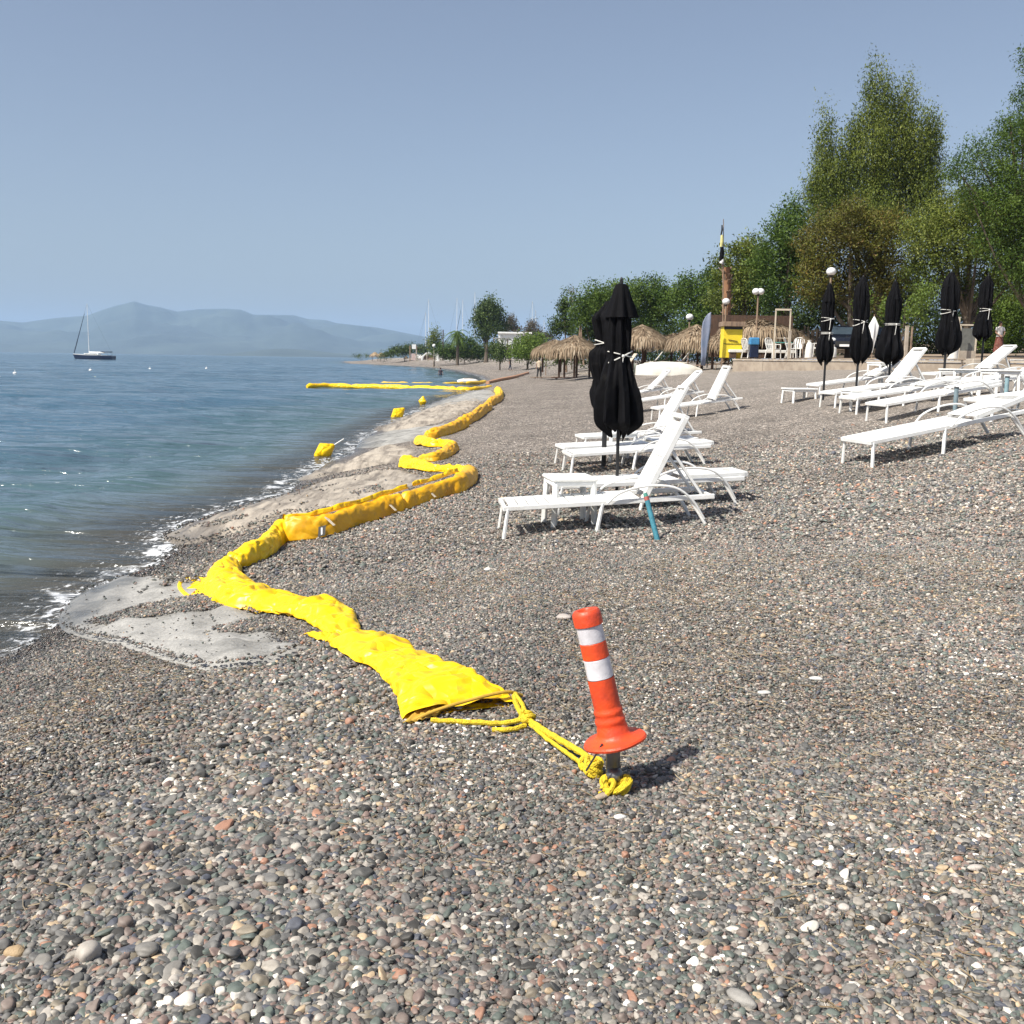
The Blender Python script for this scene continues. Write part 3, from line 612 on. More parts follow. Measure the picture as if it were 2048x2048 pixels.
single_stone(1063, 1590, .032, .026, .02, (.60, .57, .52), 'small pale round stone left of the stake')
single_stone(1128, 1238, .09, .055, .03, (.45, .40, .36), 'flat pinkish grey stone left of the orange post top', -.2, .2)
single_stone(1205, 1598, .07, .028, .02, (.42, .34, .25), 'elongated tan stone below the rope coil', .5)
single_stone(1528, 1390, .06, .03, .02, (.58, .56, .52), 'lone pale stone right of the orange post', .1)
single_stone(1632, 1362, .06, .03, .02, (.64, .62, .58), 'white pebble farther right of the orange post', -.1)
single_stone(975, 1142, .06, .045, .03, (.62, .60, .56), 'small white stone on pebbles above the boom bend')
single_stone(30, 1915, .055, .042, .035, (.42, .30, .17), 'rounded sand coloured stone at the left edge near the bottom')
single_stone(1687, 1822, .034, .026, .02, (.52, .47, .42), 'small cream stone in the lower right pebbles')
single_stone(1950, 1742, .045, .024, .018, (.50, .45, .40), 'oval cream stone near the right edge')

# ------------------------------------------------------------------ the yellow containment boom
def ground_line(px): return [G(*p) for p in px]
boom = empty('containment_boom', G(800, 1306), 0, 'long yellow oil boom snaking over the pebbles and into the water', 'oil boom')
BM0 = Matrix.Translation(-boom.location)
def loft(stations, m, name='float_segment', n=12, M=34, wr=.016, flat=.35, seed=0, open_ends=(False, False), lift=0, hp=1.0, pinch=()):
    P = [G(s[0], s[1]) for s in stations]
    C = catmull(P, n); Wd = catmull([(s[2], s[3], 0) for s in stations], n)
    vs = []; fs = []; L = len(C); cum = 0
    for i, c in enumerate(C):
        if i: cum += (C[i] - C[i - 1]).length
        t = (C[min(i + 1, L - 1)] - C[max(i - 1, 0)]); t.z = 0; t.normalize(); sn = Vector((t.y, -t.x, 0))
        w, h = Wd[i].x, Wd[i].y
        e0 = min(1, i / 2.5) if not open_ends[0] else 1; e1 = min(1, (L - 1 - i) / 2.5) if not open_ends[1] else 1
        k = min(e0, e1) ** .5; w2, h2 = w * (.35 + .65 * k), h * (.2 + .8 * k)
        gzc = gz(c.x, c.y)
        for j in range(M):
            a = 2 * math.pi * j / M; ca, sa = math.cos(a), math.sin(a)
            xx = math.copysign(abs(ca) ** .85, ca) * w2 / 2
            zz = (abs(sa) ** .9) * (h2 * (1 - flat * .5) if sa > 0 else -h2 * flat * .15)
            q = Vector((cum * 5.5, ca * 1.3 + seed, sa * 1.3)); d = noise.fractal(q, 1.0, 2.1, 4) * wr
            q2 = Vector((cum * 16 + seed, ca * 2.2, sa * 2.2)); d += (abs(noise.noise(q2)) - .25) * wr * 1.1; q3 = Vector((cum * 6 + a * .8, ca * 1.3 + seed, sa * 1.3)); d -= max(0, .09 - abs(noise.noise(q3))) * wr * 12
            d *= .35 + .65 * max(0, sa + .35)
            p = Vector((c.x, c.y, gzc)) + sn * (xx + d * ca * 1.3) + Vector((0, 0, zz + d * sa * 1.5 + lift + .012))
            p += t * (noise.noise(Vector((a * 1.2, cum * 4, seed))) * .012)
            vs.append(p - boom.location)
    for i in range(L - 1):
        for j in range(M): fs.append((i * M + j, i * M + (j + 1) % M, (i + 1) * M + (j + 1) % M, (i + 1) * M + j))
    if not open_ends[0]: fs.append(tuple(range(M - 1, -1, -1)))
    if not open_ends[1]: fs.append(tuple((L - 1) * M + j for j in range(M)))
    me = bpy.data.meshes.new(name); me.from_pydata([tuple(v) for v in vs], [], fs); me.update()
    bm = bmesh.new(); bm.from_mesh(me); bmesh.ops.recalc_face_normals(bm, faces=bm.faces[:]); bm.to_mesh(me); bm.free()
    o = link(name, me, m, boom, True)
    md = o.modifiers.new('s', 'SUBSURF'); md.levels = 1; md.render_levels = 1
    return o
def strip(inner, outer, m, name='skirt', n=8, cols=7, zi=.03, zo=.006, wv=.012, parent=None, th=.004):
    A = catmull([G(*p) for p in inner], n); B = catmull([G(*p) for p in outer], n); L = min(len(A), len(B)); vs = []; fs = []
    org = (parent or boom).location
    for i in range(L):
        a = A[int(i * (len(A) - 1) / (L - 1))]; b = B[int(i * (len(B) - 1) / (L - 1))]
        for j in range(cols):
            t = j / (cols - 1); p = a.lerp(b, t); z = gz(p.x, p.y) + .012 + zi * (1 - t) + zo * t
            z += wv * (noise.noise(Vector((i * .45, j * .35, 4.2))) + .3) * (1 if 0 < j else .3) + .006 * math.sin(i * 1.9 + j)
            vs.append(tuple(Vector((p.x, p.y, z)) - org))
    for i in range(L - 1):
        for j in range(cols - 1): fs.append((i * cols + j, i * cols + j + 1, (i + 1) * cols + j + 1, (i + 1) * cols + j))
    me = bpy.data.meshes.new(name); me.from_pydata(vs, [], fs); me.update()
    o = link(name, me, m, parent or boom, True)
    sd2 = o.modifiers.new('sol', 'SOLIDIFY'); sd2.thickness = th; sd2.offset = 0
    return o
# near end, flat mouth towards the post
loft([(925, 1428, .58, .070), (905, 1406, .52, .11), (872, 1378, .44, .115), (836, 1352, .37, .085), (800, 1330, .33, .075), (765, 1312, .38, .085), (722, 1290, .36, .09), (690, 1272, .22, .055)], M_yel, seed=1, open_ends=(True, False), wr=.020)
loft([(692, 1274, .22, .055), (672, 1252, .30, .11), (640, 1230, .40, .12), (596, 1219, .34, .09), (550, 1213, .38, .11), (500, 1206, .46, .14), (462, 1188, .42, .165), (448, 1162, .28, .15), (462, 1138, .22, .15)], M_yel, seed=5, wr=.020)
loft([(458, 1140, .22, .17), (492, 1128, .2, .2), (525, 1112, .2, .2), (548, 1092, .2, .22), (566, 1082, .2, .30)], M_yel, seed=9, wr=.018)
loft([(563, 1084, .17, .31), (612, 1078, .19, .27), (663, 1066, .20, .24), (715, 1048, .2, .24), (767, 1030, .2, .24), (805, 1018, .2, .23)], M_yel_shade, seed=12, wr=.010)
loft([(800, 1020, .2, .22), (850, 1003, .19, .21), (890, 990, .2, .21), (922, 977, .22, .22), (938, 962, .24, .20), (938, 950, .25, .17)], M_yel_shade, seed=14, wr=.010)
loft([(938, 950, .22, .15), (900, 945, .20, .12), (860, 942, .22, .13), (830, 937, .30, .2), (812, 932, .36, .25)], M_yel, seed=17, wr=.022)
loft([(840, 922, .2, .14), (868, 922, .22, .17), (895, 911, .25, .2), (908, 900, .25, .22)], M_yel_shade, seed=20, wr=.022)
loft([(908, 898, .24, .20), (885, 893, .24, .17), (860, 892, .28, .19), (838, 886, .36, .22)], M_yel, seed=23, wr=.022)
loft([(848, 880, .3, .2), (870, 876, .3, .26), (895, 868, .3, .27), (915, 860, .32, .3), (928, 853, .34, .34)], M_yel_shade, seed=25, wr=.022)
loft([(926, 851, .34, .30), (945, 841, .32, .28), (965, 826, .32, .3), (978, 815, .34, .3)], M_yel_shade, seed=27, wr=.03)
loft([(976, 815, .34, .3), (992, 805, .36, .32), (1000, 797, .36, .32)], M_yel_shade, seed=29, wr=.03)
loft([(1000, 797, .36, .32), (998, 788, .38, .34), (994, 781, .4, .36)], M_yel, seed=31, wr=.03)
# skirts of thin sheet beside the float
strip([(700, 1285), (730, 1302), (765, 1322), (800, 1345), (835, 1375), (862, 1400)], [(660, 1290), (704, 1312), (752, 1330), (785, 1352), (808, 1385), (822, 1405)], M_yel, wv=.03)
strip([(690, 1282), (660, 1280), (640, 1278)], [(672, 1290), (640, 1286), (606, 1272)], M_yel, wv=.02)
strip([(640, 1238), (580, 1228), (520, 1220), (470, 1205), (440, 1180), (425, 1165)], [(622, 1240), (564, 1234), (514, 1230), (464, 1222), (395, 1206), (364, 1180)], M_yel, wv=.02, zi=.05)
strip([(862, 1405), (880, 1415), (900, 1422)], [(806, 1455), (840, 1448), (870, 1440)], M_yelhem, name='hem', wv=.01)
mb = MB(); hemc = catmull([G(812, 1452) + Vector((0, 0, .02)), G(870, 1440) + Vector((0, 0, .055)), G(950, 1428) + Vector((0, 0, .085)), G(1012, 1412) + Vector((0, 0, .08)), G(1044, 1400) + Vector((0, 0, .035))], 8)
mb.tube([p - boom.location + Vector((0, 0, -.012)) for p in hemc], .008, 8); mb.build('mouth_hem', M_yelhem, boom, True)
mb = MB(); ed = catmull([G(428, 1172) + Vector((0, 0, .02)), G(395, 1163) + Vector((0, 0, .02)), G(366, 1168) + Vector((0, 0, .025)), G(362, 1185) + Vector((0, 0, .02)), G(392, 1208) + Vector((0, 0, .02)), G(440, 1222) + Vector((0, 0, .02))], 8)
mb.tube([p - boom.location for p in ed], .022, 8); mb.build('bolt_rope', M_yel, boom, True)
# peaked fin where two sections join, straps and printed mark on the upright run
def place_on(px, py, Y): return at(px, py, Y) - boom.location
Yj = G(567, 1080).y
mb = MB(); a = place_on(558, 1066, Yj - .02); b = place_on(592, 1046, Yj + .05); c = place_on(566, 1028, Yj); d = place_on(574, 1078, Yj - .10)
mb.add([a, b, c, d, a + Vector((.02, .03, 0)), b + Vector((.02, .03, 0)), c + Vector((.012, .02, 0)), d + Vector((.02, .03, 0))], [(0, 3, 1, 2), (4, 6, 5, 7), (0, 2, 6, 4), (2, 1, 5, 6), (1, 3, 7, 5), (3, 0, 4, 7)]); mb.build('joint_fin', M_yel, boom)
for (px, py, gy) in ((660, 1042, 1066), (783, 1012, 1026), (862, 985, 999), (919, 957, 975)):
    Yg = G(px, gy).y - .11; mb = MB()
    mb.bar(place_on(px - 9, py - 8, Yg), place_on(px + 9, py + 9, Yg - .06), .03, .008); mb.build('strap', M_strap, boom)
Yg = G(641, 1072).y - .115; mb = MB()
Yg -= .035
p0, p1, p2, p3 = place_on(637, 1054, Yg + .03), place_on(652, 1050, Yg + .03), place_on(650, 1070, Yg - .01), place_on(636, 1074, Yg - .01)
mb.add([p0, p1, p2, p3], [(3, 2, 1, 0)]); pm = mb.build('printed_mark', M_dark, boom)
mb = MB(); off = Vector((0, -.004, 0)); mb.add([v + off for v in (p0.lerp(p1, .35) * .85 + p3.lerp(p2, .35) * .15, p0.lerp(p1, .55) * .85 + p3.lerp(p2, .55) * .15, p3.lerp(p2, .62) * .85 + p0.lerp(p1, .62) * .15, p3.lerp(p2, .42) * .85 + p0.lerp(p1, .42) * .15)], [(3, 2, 1, 0)])
mb.build('mark_stroke', M_wpaint, pm)
def fin(pts, h, label=None):
    C = catmull([G(*q) for q in pts], 9); vs = []; fs = []
    for i, c in enumerate(C):
        b_ = c + Vector((-.02, .03, .20)) - boom.location
        for k in range(4):
            w_ = noise.noise(Vector((i * .35, k * .5, 2.2))) * .035 * k / 3
            vs.append(tuple(b_ + Vector((w_ - .01 * k, w_, h * k / 3 * (1 + .35 * noise.noise(Vector((i * .22, 7, 1))))))))
    for i in range(len(C) - 1):
        for k in range(3): fs.append((i * 4 + k, i * 4 + k + 1, (i + 1) * 4 + k + 1, (i + 1) * 4 + k))
    o = MB().add(vs, fs).build('top_fin', M_yel, boom, True); sm = o.modifiers.new('s', 'SOLIDIFY'); sm.thickness = .004
fin([(575, 1082), (640, 1070), (710, 1050), (780, 1026), (820, 1012)], .05)
fin([(830, 1008), (875, 994), (920, 976)], .045)
# floating run out into the sea: two lines side by side
def sea_tube(pts, r, m, name='floating_segment'):
    Pp = catmull([onz(px, py, .05) for px, py in pts], 8)
    seg = max(1, len(Pp) // 4); i = 0
    while i < len(Pp) - 1:
        q = Pp[i:i + seg + 1]
        if len(q) < 2: break
        rr = [r * (.55 if k in (0, len(q) - 1) else 1 + .08 * math.sin(k * 2.3 + i)) for k in range(len(q))]
        mb = MB(); mb.tube([p - boom.location + Vector((0, 0, .02 * math.sin(k * 1.3 + i))) for k, p in enumerate(q)], rr, 12); mb.build(name, m, boom, True); i += seg
sea_tube([(614, 773), (660, 772.5), (720, 773.5), (790, 775), (850, 777), (900, 779), (945, 780), (985, 776)], .21, M_yel)
sea_tube([(760, 768.5), (820, 769), (880, 770), (930, 768), (975, 765)], .2, M_yel)
mb = MB(); q = catmull([G(975, 768), G(1000, 762), (G(1030, 756)), G(1056, 748)], 6); mb.tube([p + Vector((0, 0, .1)) - boom.location for p in q], .17, 8)
o = mb.build('float_segment', mat('faded_boom', (.55, .30, .17), (.42, .22, .13), 4, .7), boom, True); o['label'] = 'faded orange length dragged up the far beach'

# rope from boom to stake
B = G(1225, 1574)
rope = empty('tie_rope', B, 0, 'yellow tie rope from the boom mouth, coiled round the stake foot', 'rope')
def rp(px, py, h): return G(px, py) + Vector((0, 0, h)) - rope.location
def braid(pts, r, name='cord', m=None):
    C = catmull(pts, 7); mb = MB()
    mb.tube([c + Vector((noise.noise(c * 30) * .003, 0, noise.noise(c * 27 + Vector((3, 0, 0))) * .003)) for c in C], [r * (1 + .12 * math.sin(i * 2.1)) for i in range(len(C))], 8); return mb.build(name, m or M_rope, rope, True)
kn = (1056, 1452)
braid([rp(1028, 1412, .05), rp(1035, 1432, .04), rp(1050, 1450, .03)], .012)
braid([rp(1030, 1410, .055), rp(1044, 1428, .045), rp(1054, 1446, .03)], .010)
braid([rp(862, 1449, .02), rp(930, 1452, .02), rp(1000, 1455, .02), rp(1050, 1452, .03)], .012)
braid([rp(985, 1466, .015), rp(1020, 1468, .02), rp(1052, 1460, .02)], .011)
braid([rp(1056, 1452, .03), rp(1090, 1483, .045), rp(1130, 1512, .055), rp(1168, 1534, .05), rp(1195, 1552, .04)], .0135)
braid([rp(1060, 1460, .025), rp(1095, 1492, .03), rp(1135, 1524, .035), rp(1172, 1550, .03)], .009)
def knot(cx, cy, rad_, n, h, spread, zt=.03):
    for k in range(n):
        c = rp(cx + random.uniform(-spread, spread), cy + random.uniform(-spread * .5, spread * .5), h + random.uniform(0, zt)); a0 = random.random() * 6; tl = random.uniform(-.9, .9); tl2 = random.uniform(-.9, .9)
        rr = rad_ * random.uniform(.6, 1.1); pts = []
        for i in range(11):
            a = a0 + i * .62; v = Vector((math.cos(a) * rr, math.sin(a) * rr, 0)); v = Matrix.Rotation(tl, 3, 'X') @ (Matrix.Rotation(tl2, 3, 'Y') @ v); pts.append(c + v)
        mb = MB(); mb.tube(catmull(pts, 3), .0095, 7); mb.build('knot_loop', M_rope, rope, True)
knot(1054, 1452, .022, 6, .035, 6)
knot(1192, 1556, .028, 7, .03, 10)
knot(1228, 1582, .040, 9, .012, 15, .02)
knot(1180, 1545, .026, 4, .025, 6)

# ------------------------------------------------------------------ orange marker post on its stake
top = at(1171, 1220, B.y + .02); fl = at(1229, 1478, B.y - .01)
post = empty('traffic_delineator', fl, 0, 'leaning orange marker post with two white bands and round base', 'marker post')
ax = (top - fl); H = ax.length; post.rotation_euler = ax.to_track_quat('Z', 'Y').to_euler()
r0 = .0475; rt = .0455
def pr(t): return r0 + (rt - r0) * t
def wr_(a, i, z): return 1 + (.05 * math.sin(a * 7 + z * 60) * max(0, 1 - z / (.36 * H)) if z > .02 * H else 0)
mb = MB(); prof = [(.0, -.016), (.100, -.016), (.113, -.012), (.116, -.004), (.112, .003), (.075, .010), (.062, .018), (.058, .03)]
zz = .05
while zz < .27 * H: prof.append((.050 + .009 * (1 - zz / (.27 * H)) + .0022 * math.sin(zz * 190), zz)); zz += .0065
prof += [(.049, .28 * H), (.049, .48 * H)]
mb.lathe(prof, 48, fn=lambda a, i, z: 1 + (.035 * math.sin(a * 3 + z * 70) * max(0, 1 - z / (.27 * H)) if z > .03 else 0) + (.02 * math.sin(a * 5) if z < .004 else 0)); mb.build('lower_sleeve', M_orange, post, True)
def band(a, b, m, name, dr=0):
    mb = MB(); mb.lathe([(pr(a) + dr - .002, a * H), (pr(a) + dr, a * H + .002), (pr(b) + dr, b * H - .002), (pr(b) + dr - .002, b * H)], 40); mb.build(name, m, post, True)
band(.48, .632, M_refl, 'reflective_band', .0015); band(.632, .755, M_orange, 'sleeve', .002); band(.755, .885, M_refl, 'reflective_band', .0015)
mb = MB(); mb.lathe([(.0468, .885 * H), (.052, .887 * H), (.0525, .965 * H), (.050, .985 * H), (.044, H), (.030, H + .001), (.026, H - .004), (.024, H - .03), (.0001, H - .03)], 40); mb.build('cap', M_orange, post, True)
stake = empty('metal_stake', B, 0, 'short grey steel stake driven into pebbles under the orange post', 'stake')
mb = MB(); mb.tube([(-.0, 0, -.10), (0, 0, .06), tuple((fl - B) + Vector((-.004, 0, .01)))], [.026, .026, .025], 16); mb.build('shaft', M_steel, stake, True)
mb = MB(); mb.ball((.004, -.02, .055), .034, 14, 10, (1, 1, .85)); mb.build('ring_knob', M_steel, stake, True)
mb = MB(); a = at(1205, 1487, B.y - .08) - B; b = at(1172, 1542, B.y - .1) - B; mb.tube(catmull([a, a.lerp(b, .5) + Vector((.004, 0, .006)), b], 5), .0035, 6); mb.build('cable_tie', M_pole, stake, True)

# ------------------------------------------------------------------ small buoys
def cone_buoy(px, py, s, tilt, rz, label, pole=True, z=0):
    p = onz(px, py, 0) if z == 0 else G(px, py); t = empty('marker_buoy', p, rz, label, 'buoy', 'yellow kite shaped buoys by the boom')
    rot = Matrix.Rotation(tilt, 4, 'Y'); mb = MB()
    mb.lathe([(.001, -.42 * s), (.10 * s, -.34 * s), (.30 * s, .0), (.31 * s, .05 * s), (.05 * s, .42 * s), (.001, .44 * s)], 14, rot); o = mb.build('float', M_yel, t, True); o.location.z = .16 * s
    if pole:
        mb = MB(); mb.tube([rot @ Vector((0, 0, .4 * s)), rot @ Vector((0, 0, .82 * s))], .02 * s, 6); q = mb.build('pole', M_wpaint, t); q.location.z = .16 * s
    return t
cone_buoy(648, 912, .62, 1.0, 0, 'largest yellow buoy with a white spike, tilted at the water edge')
cone_buoy(795, 835, .75, .85, .2, 'middle yellow buoy tilted in shallow water', False)
cone_buoy(845, 808, .62, .1, 0, 'far upright yellow buoy below the floating boom', False)
for px, py, lb in ((30, 748, 'leftmost white float'), (181, 742, 'white float below the sailing yacht'), (300, 739, 'third white float from the left'), (413, 738, 'rightmost white float on the open water')):
    t = empty('mooring_float', onz(px, py), 0, lb + ' of the mooring line', 'float', 'small white floats out on the sea')
    mb = MB(); mb.ball((0, 0, .08), .17, 12, 8, (1.2, 1, .8)); mb.build('float', M_wpaint, t, True)
    mb = MB(); mb.tube([(0, 0, .28), (0, 0, .42)], .03, 6); mb.build('eyelet', M_wpaint, t)

# ------------------------------------------------------------------ sun loungers
def make_lounger(back, m=None, arms=True):
    m = m or M_white
    t = empty('sun_lounger', (0, 0, 0)); w = .31; zr = .285
    for s in (-1, 1):
        mb = MB(); mb.bar((-.02, s * w, zr), (2.12, s * w, zr), .034, .050, bev=.006); mb.build('side_rail', m, t)
        for a, b in (((.03, s * w, zr), (-.03, s * (w + .015), 0)), ((.98, s * w, zr), (.90, s * (w + .03), 0)), ((1.86, s * w, zr), (2.03, s * (w + .03), 0))):
            mb = MB(); mb.bar(a, (b[0], b[1], -.02), .040, .030, bev=.006); mb.build('leg', m, t)
        if arms:
            mb = MB(); c = catmull([(1.02, s * (w + .045), zr), (1.16, s * (w + .05), zr + .10), (1.42, s * (w + .055), zr + .15), (1.70, s * (w + .055), zr + .12), (1.88, s * (w + .05), zr - .02), (2.0, s * (w + .04), zr - .22)], 4)
            mb.tube(c, .0125, 7); mb.build('armrest', m, t, True)
    mb = MB(); mb.bar((0, -w, zr), (0, w, zr), .034, .054, bev=.006); mb.build('end_rail', m, t)
    mb = MB(); mb.bar((2.1, -w, zr - .01), (2.1, w, zr - .01), .03, .04); mb.build('end_rail', m, t)
    sl = MB().box((0, 0, 0), (.092, 2 * w - .03, .016), b=.004).mesh('slat'); sl.materials.append(m)
    for i in range(13):
        o = link('slat', sl, None, t); o.location = (.085 + i * .102, 0, zr + .024)
    hx = 1.43; bl = .88 if back > 20 else .74; ca, sa = math.cos(R(back)), math.sin(R(back))
    br = link('backrest', MB().add([], []).mesh('backrest'), m, t)
    mb = MB()
    for s in (-1, 1): mb.bar((0, s * .245, 0), (bl, s * .215, 0), .05, .06, bev=.006)
    mb.bar((bl, -.235, 0), (bl, .235, 0), .05, .06, bev=.006)
    br.data = mb.mesh('backrest'); br.data.materials.append(m)
    br.location = (hx, 0, zr + .035); br.rotation_euler = (0, -R(back), 0)
    for i in range(8 if back > 20 else 6):
        o = link('slat', sl, None, br); o.location = (.075 + i * .1, 0, .005); o.scale = (1.04, .74 - i * .006, 1)
    if back > 12:
        px_ = hx + bl * .62 * ca; pz = zr + .03 + bl * .62 * sa
        for s in (-1, 1):
            mb = MB(); mb.bar((px_, s * .2, pz), (min(px_ + .50, 2.02), s * .2, zr), .045, .025); mb.build('prop', m, t)
    return t
PROTO = {}
def lounger(px, py, a, back, label, group='white plastic sun loungers', scale=1.06, m=None, roll=0):
    key = (back, m)
    if key not in PROTO: t = PROTO[key] = make_lounger(back, m)
    else: t = copy_tree(PROTO[key])
    p = G(px, py); d = Vector((math.cos(R(a)), math.sin(R(a)), 0)); sd_ = Vector((-d.y, d.x, 0))
    c = p + sd_ * (.32 * scale); e = c + d * 1.8 * scale
    c.z = min(gz(c.x, c.y), p.z + .02); sl = math.atan2(gz(e.x, e.y) - gz(c.x, c.y), 1.8 * scale)
    t.location = (c.x, c.y, c.z + .012); t.rotation_euler = (R(roll), -sl, R(a)); t.scale = (scale,) * 3
    return tag(t, label, 'sun lounger', group)
bpy.context.view_layer.update()
lounger(1013, 1078, 5, 60, 'nearest white lounger with its backrest raised, beside the black parasol pole', scale=.91)
lounger(1120, 1030, 10, 0, 'flat white lounger right behind the nearest one, its end right of the blue stick', scale=.93)
lounger(1145, 950, 8, 0, 'flat white lounger in front of the middle pair behind the black parasol', scale=.93)
lounger(1131, 936, 10, 0, 'rear flat lounger of the middle pair behind the black parasol', scale=.93)
lounger(1170, 908, 10, 58, 'white lounger behind the middle pair showing only its raised backrest', scale=.93)
lounger(1320, 843, 9, 58, 'white lounger of the far left trio with raised tapering backrest', scale=.94)
lounger(1266, 826, 10, 36, 'white lounger half hidden behind the far left trio front one', scale=.94)
lounger(1222, 812, 10, 36, 'farthest white lounger of the left side, right of the parasol hem', scale=.94)
# right hand group
lounger(1748, 935, 13, 9, 'big white lounger closest on the right, cut by the photo edge', scale=1.0)
lounger(1775, 846, 10, 0, 'flat white lounger right behind the closest right one', scale=.97)
lounger(1715, 829, 10, 4, 'flat lounger third from the front of the right group', scale=.97)
lounger(1672, 815, 10, 44, 'right group lounger with raised backrest left of the widest black parasol', scale=.97)
lounger(1640, 795, 10, 20, 'leftmost lounger of the right group near the small stool', scale=.97)
lounger(1868, 800, 10, 4, 'flat lounger behind the widest black parasol pole', scale=.97)
lounger(1872, 775, 12, 34, 'right edge lounger with raised backrest beneath the rightmost parasol', scale=.97)
lounger(1945, 790, 12, 27, 'right edge lounger with a lower raised backrest', scale=.97)
lounger(1985, 845, 12, 4, 'flat lounger at the right edge beside the blue umbrella foot', scale=.97)
def side_table(px, py, rz, s, label, h=.43):
    p = G(px, py); t = empty('side_table', p, R(rz), label, 'side table', 'white plastic side tables')
    mb = MB(); mb.box((.5 * s, .5 * s, h), (s, s, .035), b=.012); mb.box((.5 * s, .5 * s, h - .04), (s * .92, s * .92, .05), b=.01); mb.build('table_top', M_white, t)
    for a in (.05, .95):
        for b in (.05, .95):
            mb = MB(); mb.bar((a * s * .92 + .02, b * s * .92 + .02, h - .02), (a * s, b * s, -.02), .05, .045, bev=.006); mb.build('leg', M_white, t)
    return t
side_table(1104, 1056, 12, .44, 'white side table standing between the nearest lounger and the parasol', .45)
side_table(1218, 925, 12, .44, 'white side table behind the black parasol canopy')
side_table(1585, 807, 12, .62, 'low white stool table at the left end of the right group', .32)
side_table(1700, 823, 12, .42, 'white side table among the front legs of the right group', .38)
side_table(1757, 778, 20, .5, 'white side table by the raised backrest pair', .6)
side_table(1905, 790, 12, .55, 'wide white side table behind the widest parasol', .5)
side_table(1990, 800, 12, .5, 'white side table at the right edge among the loungers', .5)
def stick(p, q, r, m, name, label, cat, cols=None):
    t = empty(name, p, 0, label, cat); mb = MB(); mb.tube([(0, 0, -.05), tuple((q - p) * .84)], [r * 1.1, r], 12); mb.build('tube', m, t, True)
    mb = MB(); mb.tube([tuple((q - p) * .84), tuple((q - p) * .92)], r * 1.02, 12); mb.build('ring', mat('faded_red', (.45, .12, .10), None, 20, .6), t, True)
    mb = MB(); mb.tube([tuple((q - p) * .92), tuple(q - p)], [r, r * .7], 12); mb.build('tip', mat('green_paint', (.05, .25, .20), None, 20, .6), t, True); return t
p = G(1318, 1080); stick(p, at(1290, 986, p.y + .12), .022, M_teal, 'painted_stick', 'blue green painted tube leaning on the nearest lounger', 'stick')
p = G(1908, 845); q_ = p + Vector((0, 0, .48)); t = empty('umbrella_socket', p, 0, 'short blue grey socket tube between right side loungers', 'umbrella base'); mb = MB(); mb.tube([(0, 0, -.05), (0, 0, .5)], .032, 12); mb.build('tube', mat('grey_blue', (.20, .27, .30), None, 9, .5), t, True); mb = MB(); mb.tube([(0, 0, .5), (0, 0, .52)], .035, 12); mb.build('collar', M_pole, t, True)
p = G(2010, 812); t = empty('umbrella_socket', p, 0, 'pale blue socket tube in front of the right edge loungers', 'umbrella base'); mb = MB(); mb.tube([(0, 0, -.05), (0, 0, .45)], .034, 12); mb.build('tube', mat('pale_blue', (.25, .38, .42), None, 9, .5), t, True); mb = MB(); mb.tube([(0, 0, .45), (0, 0, .47)], .037, 12); mb.build('collar', M_pole, t, True)

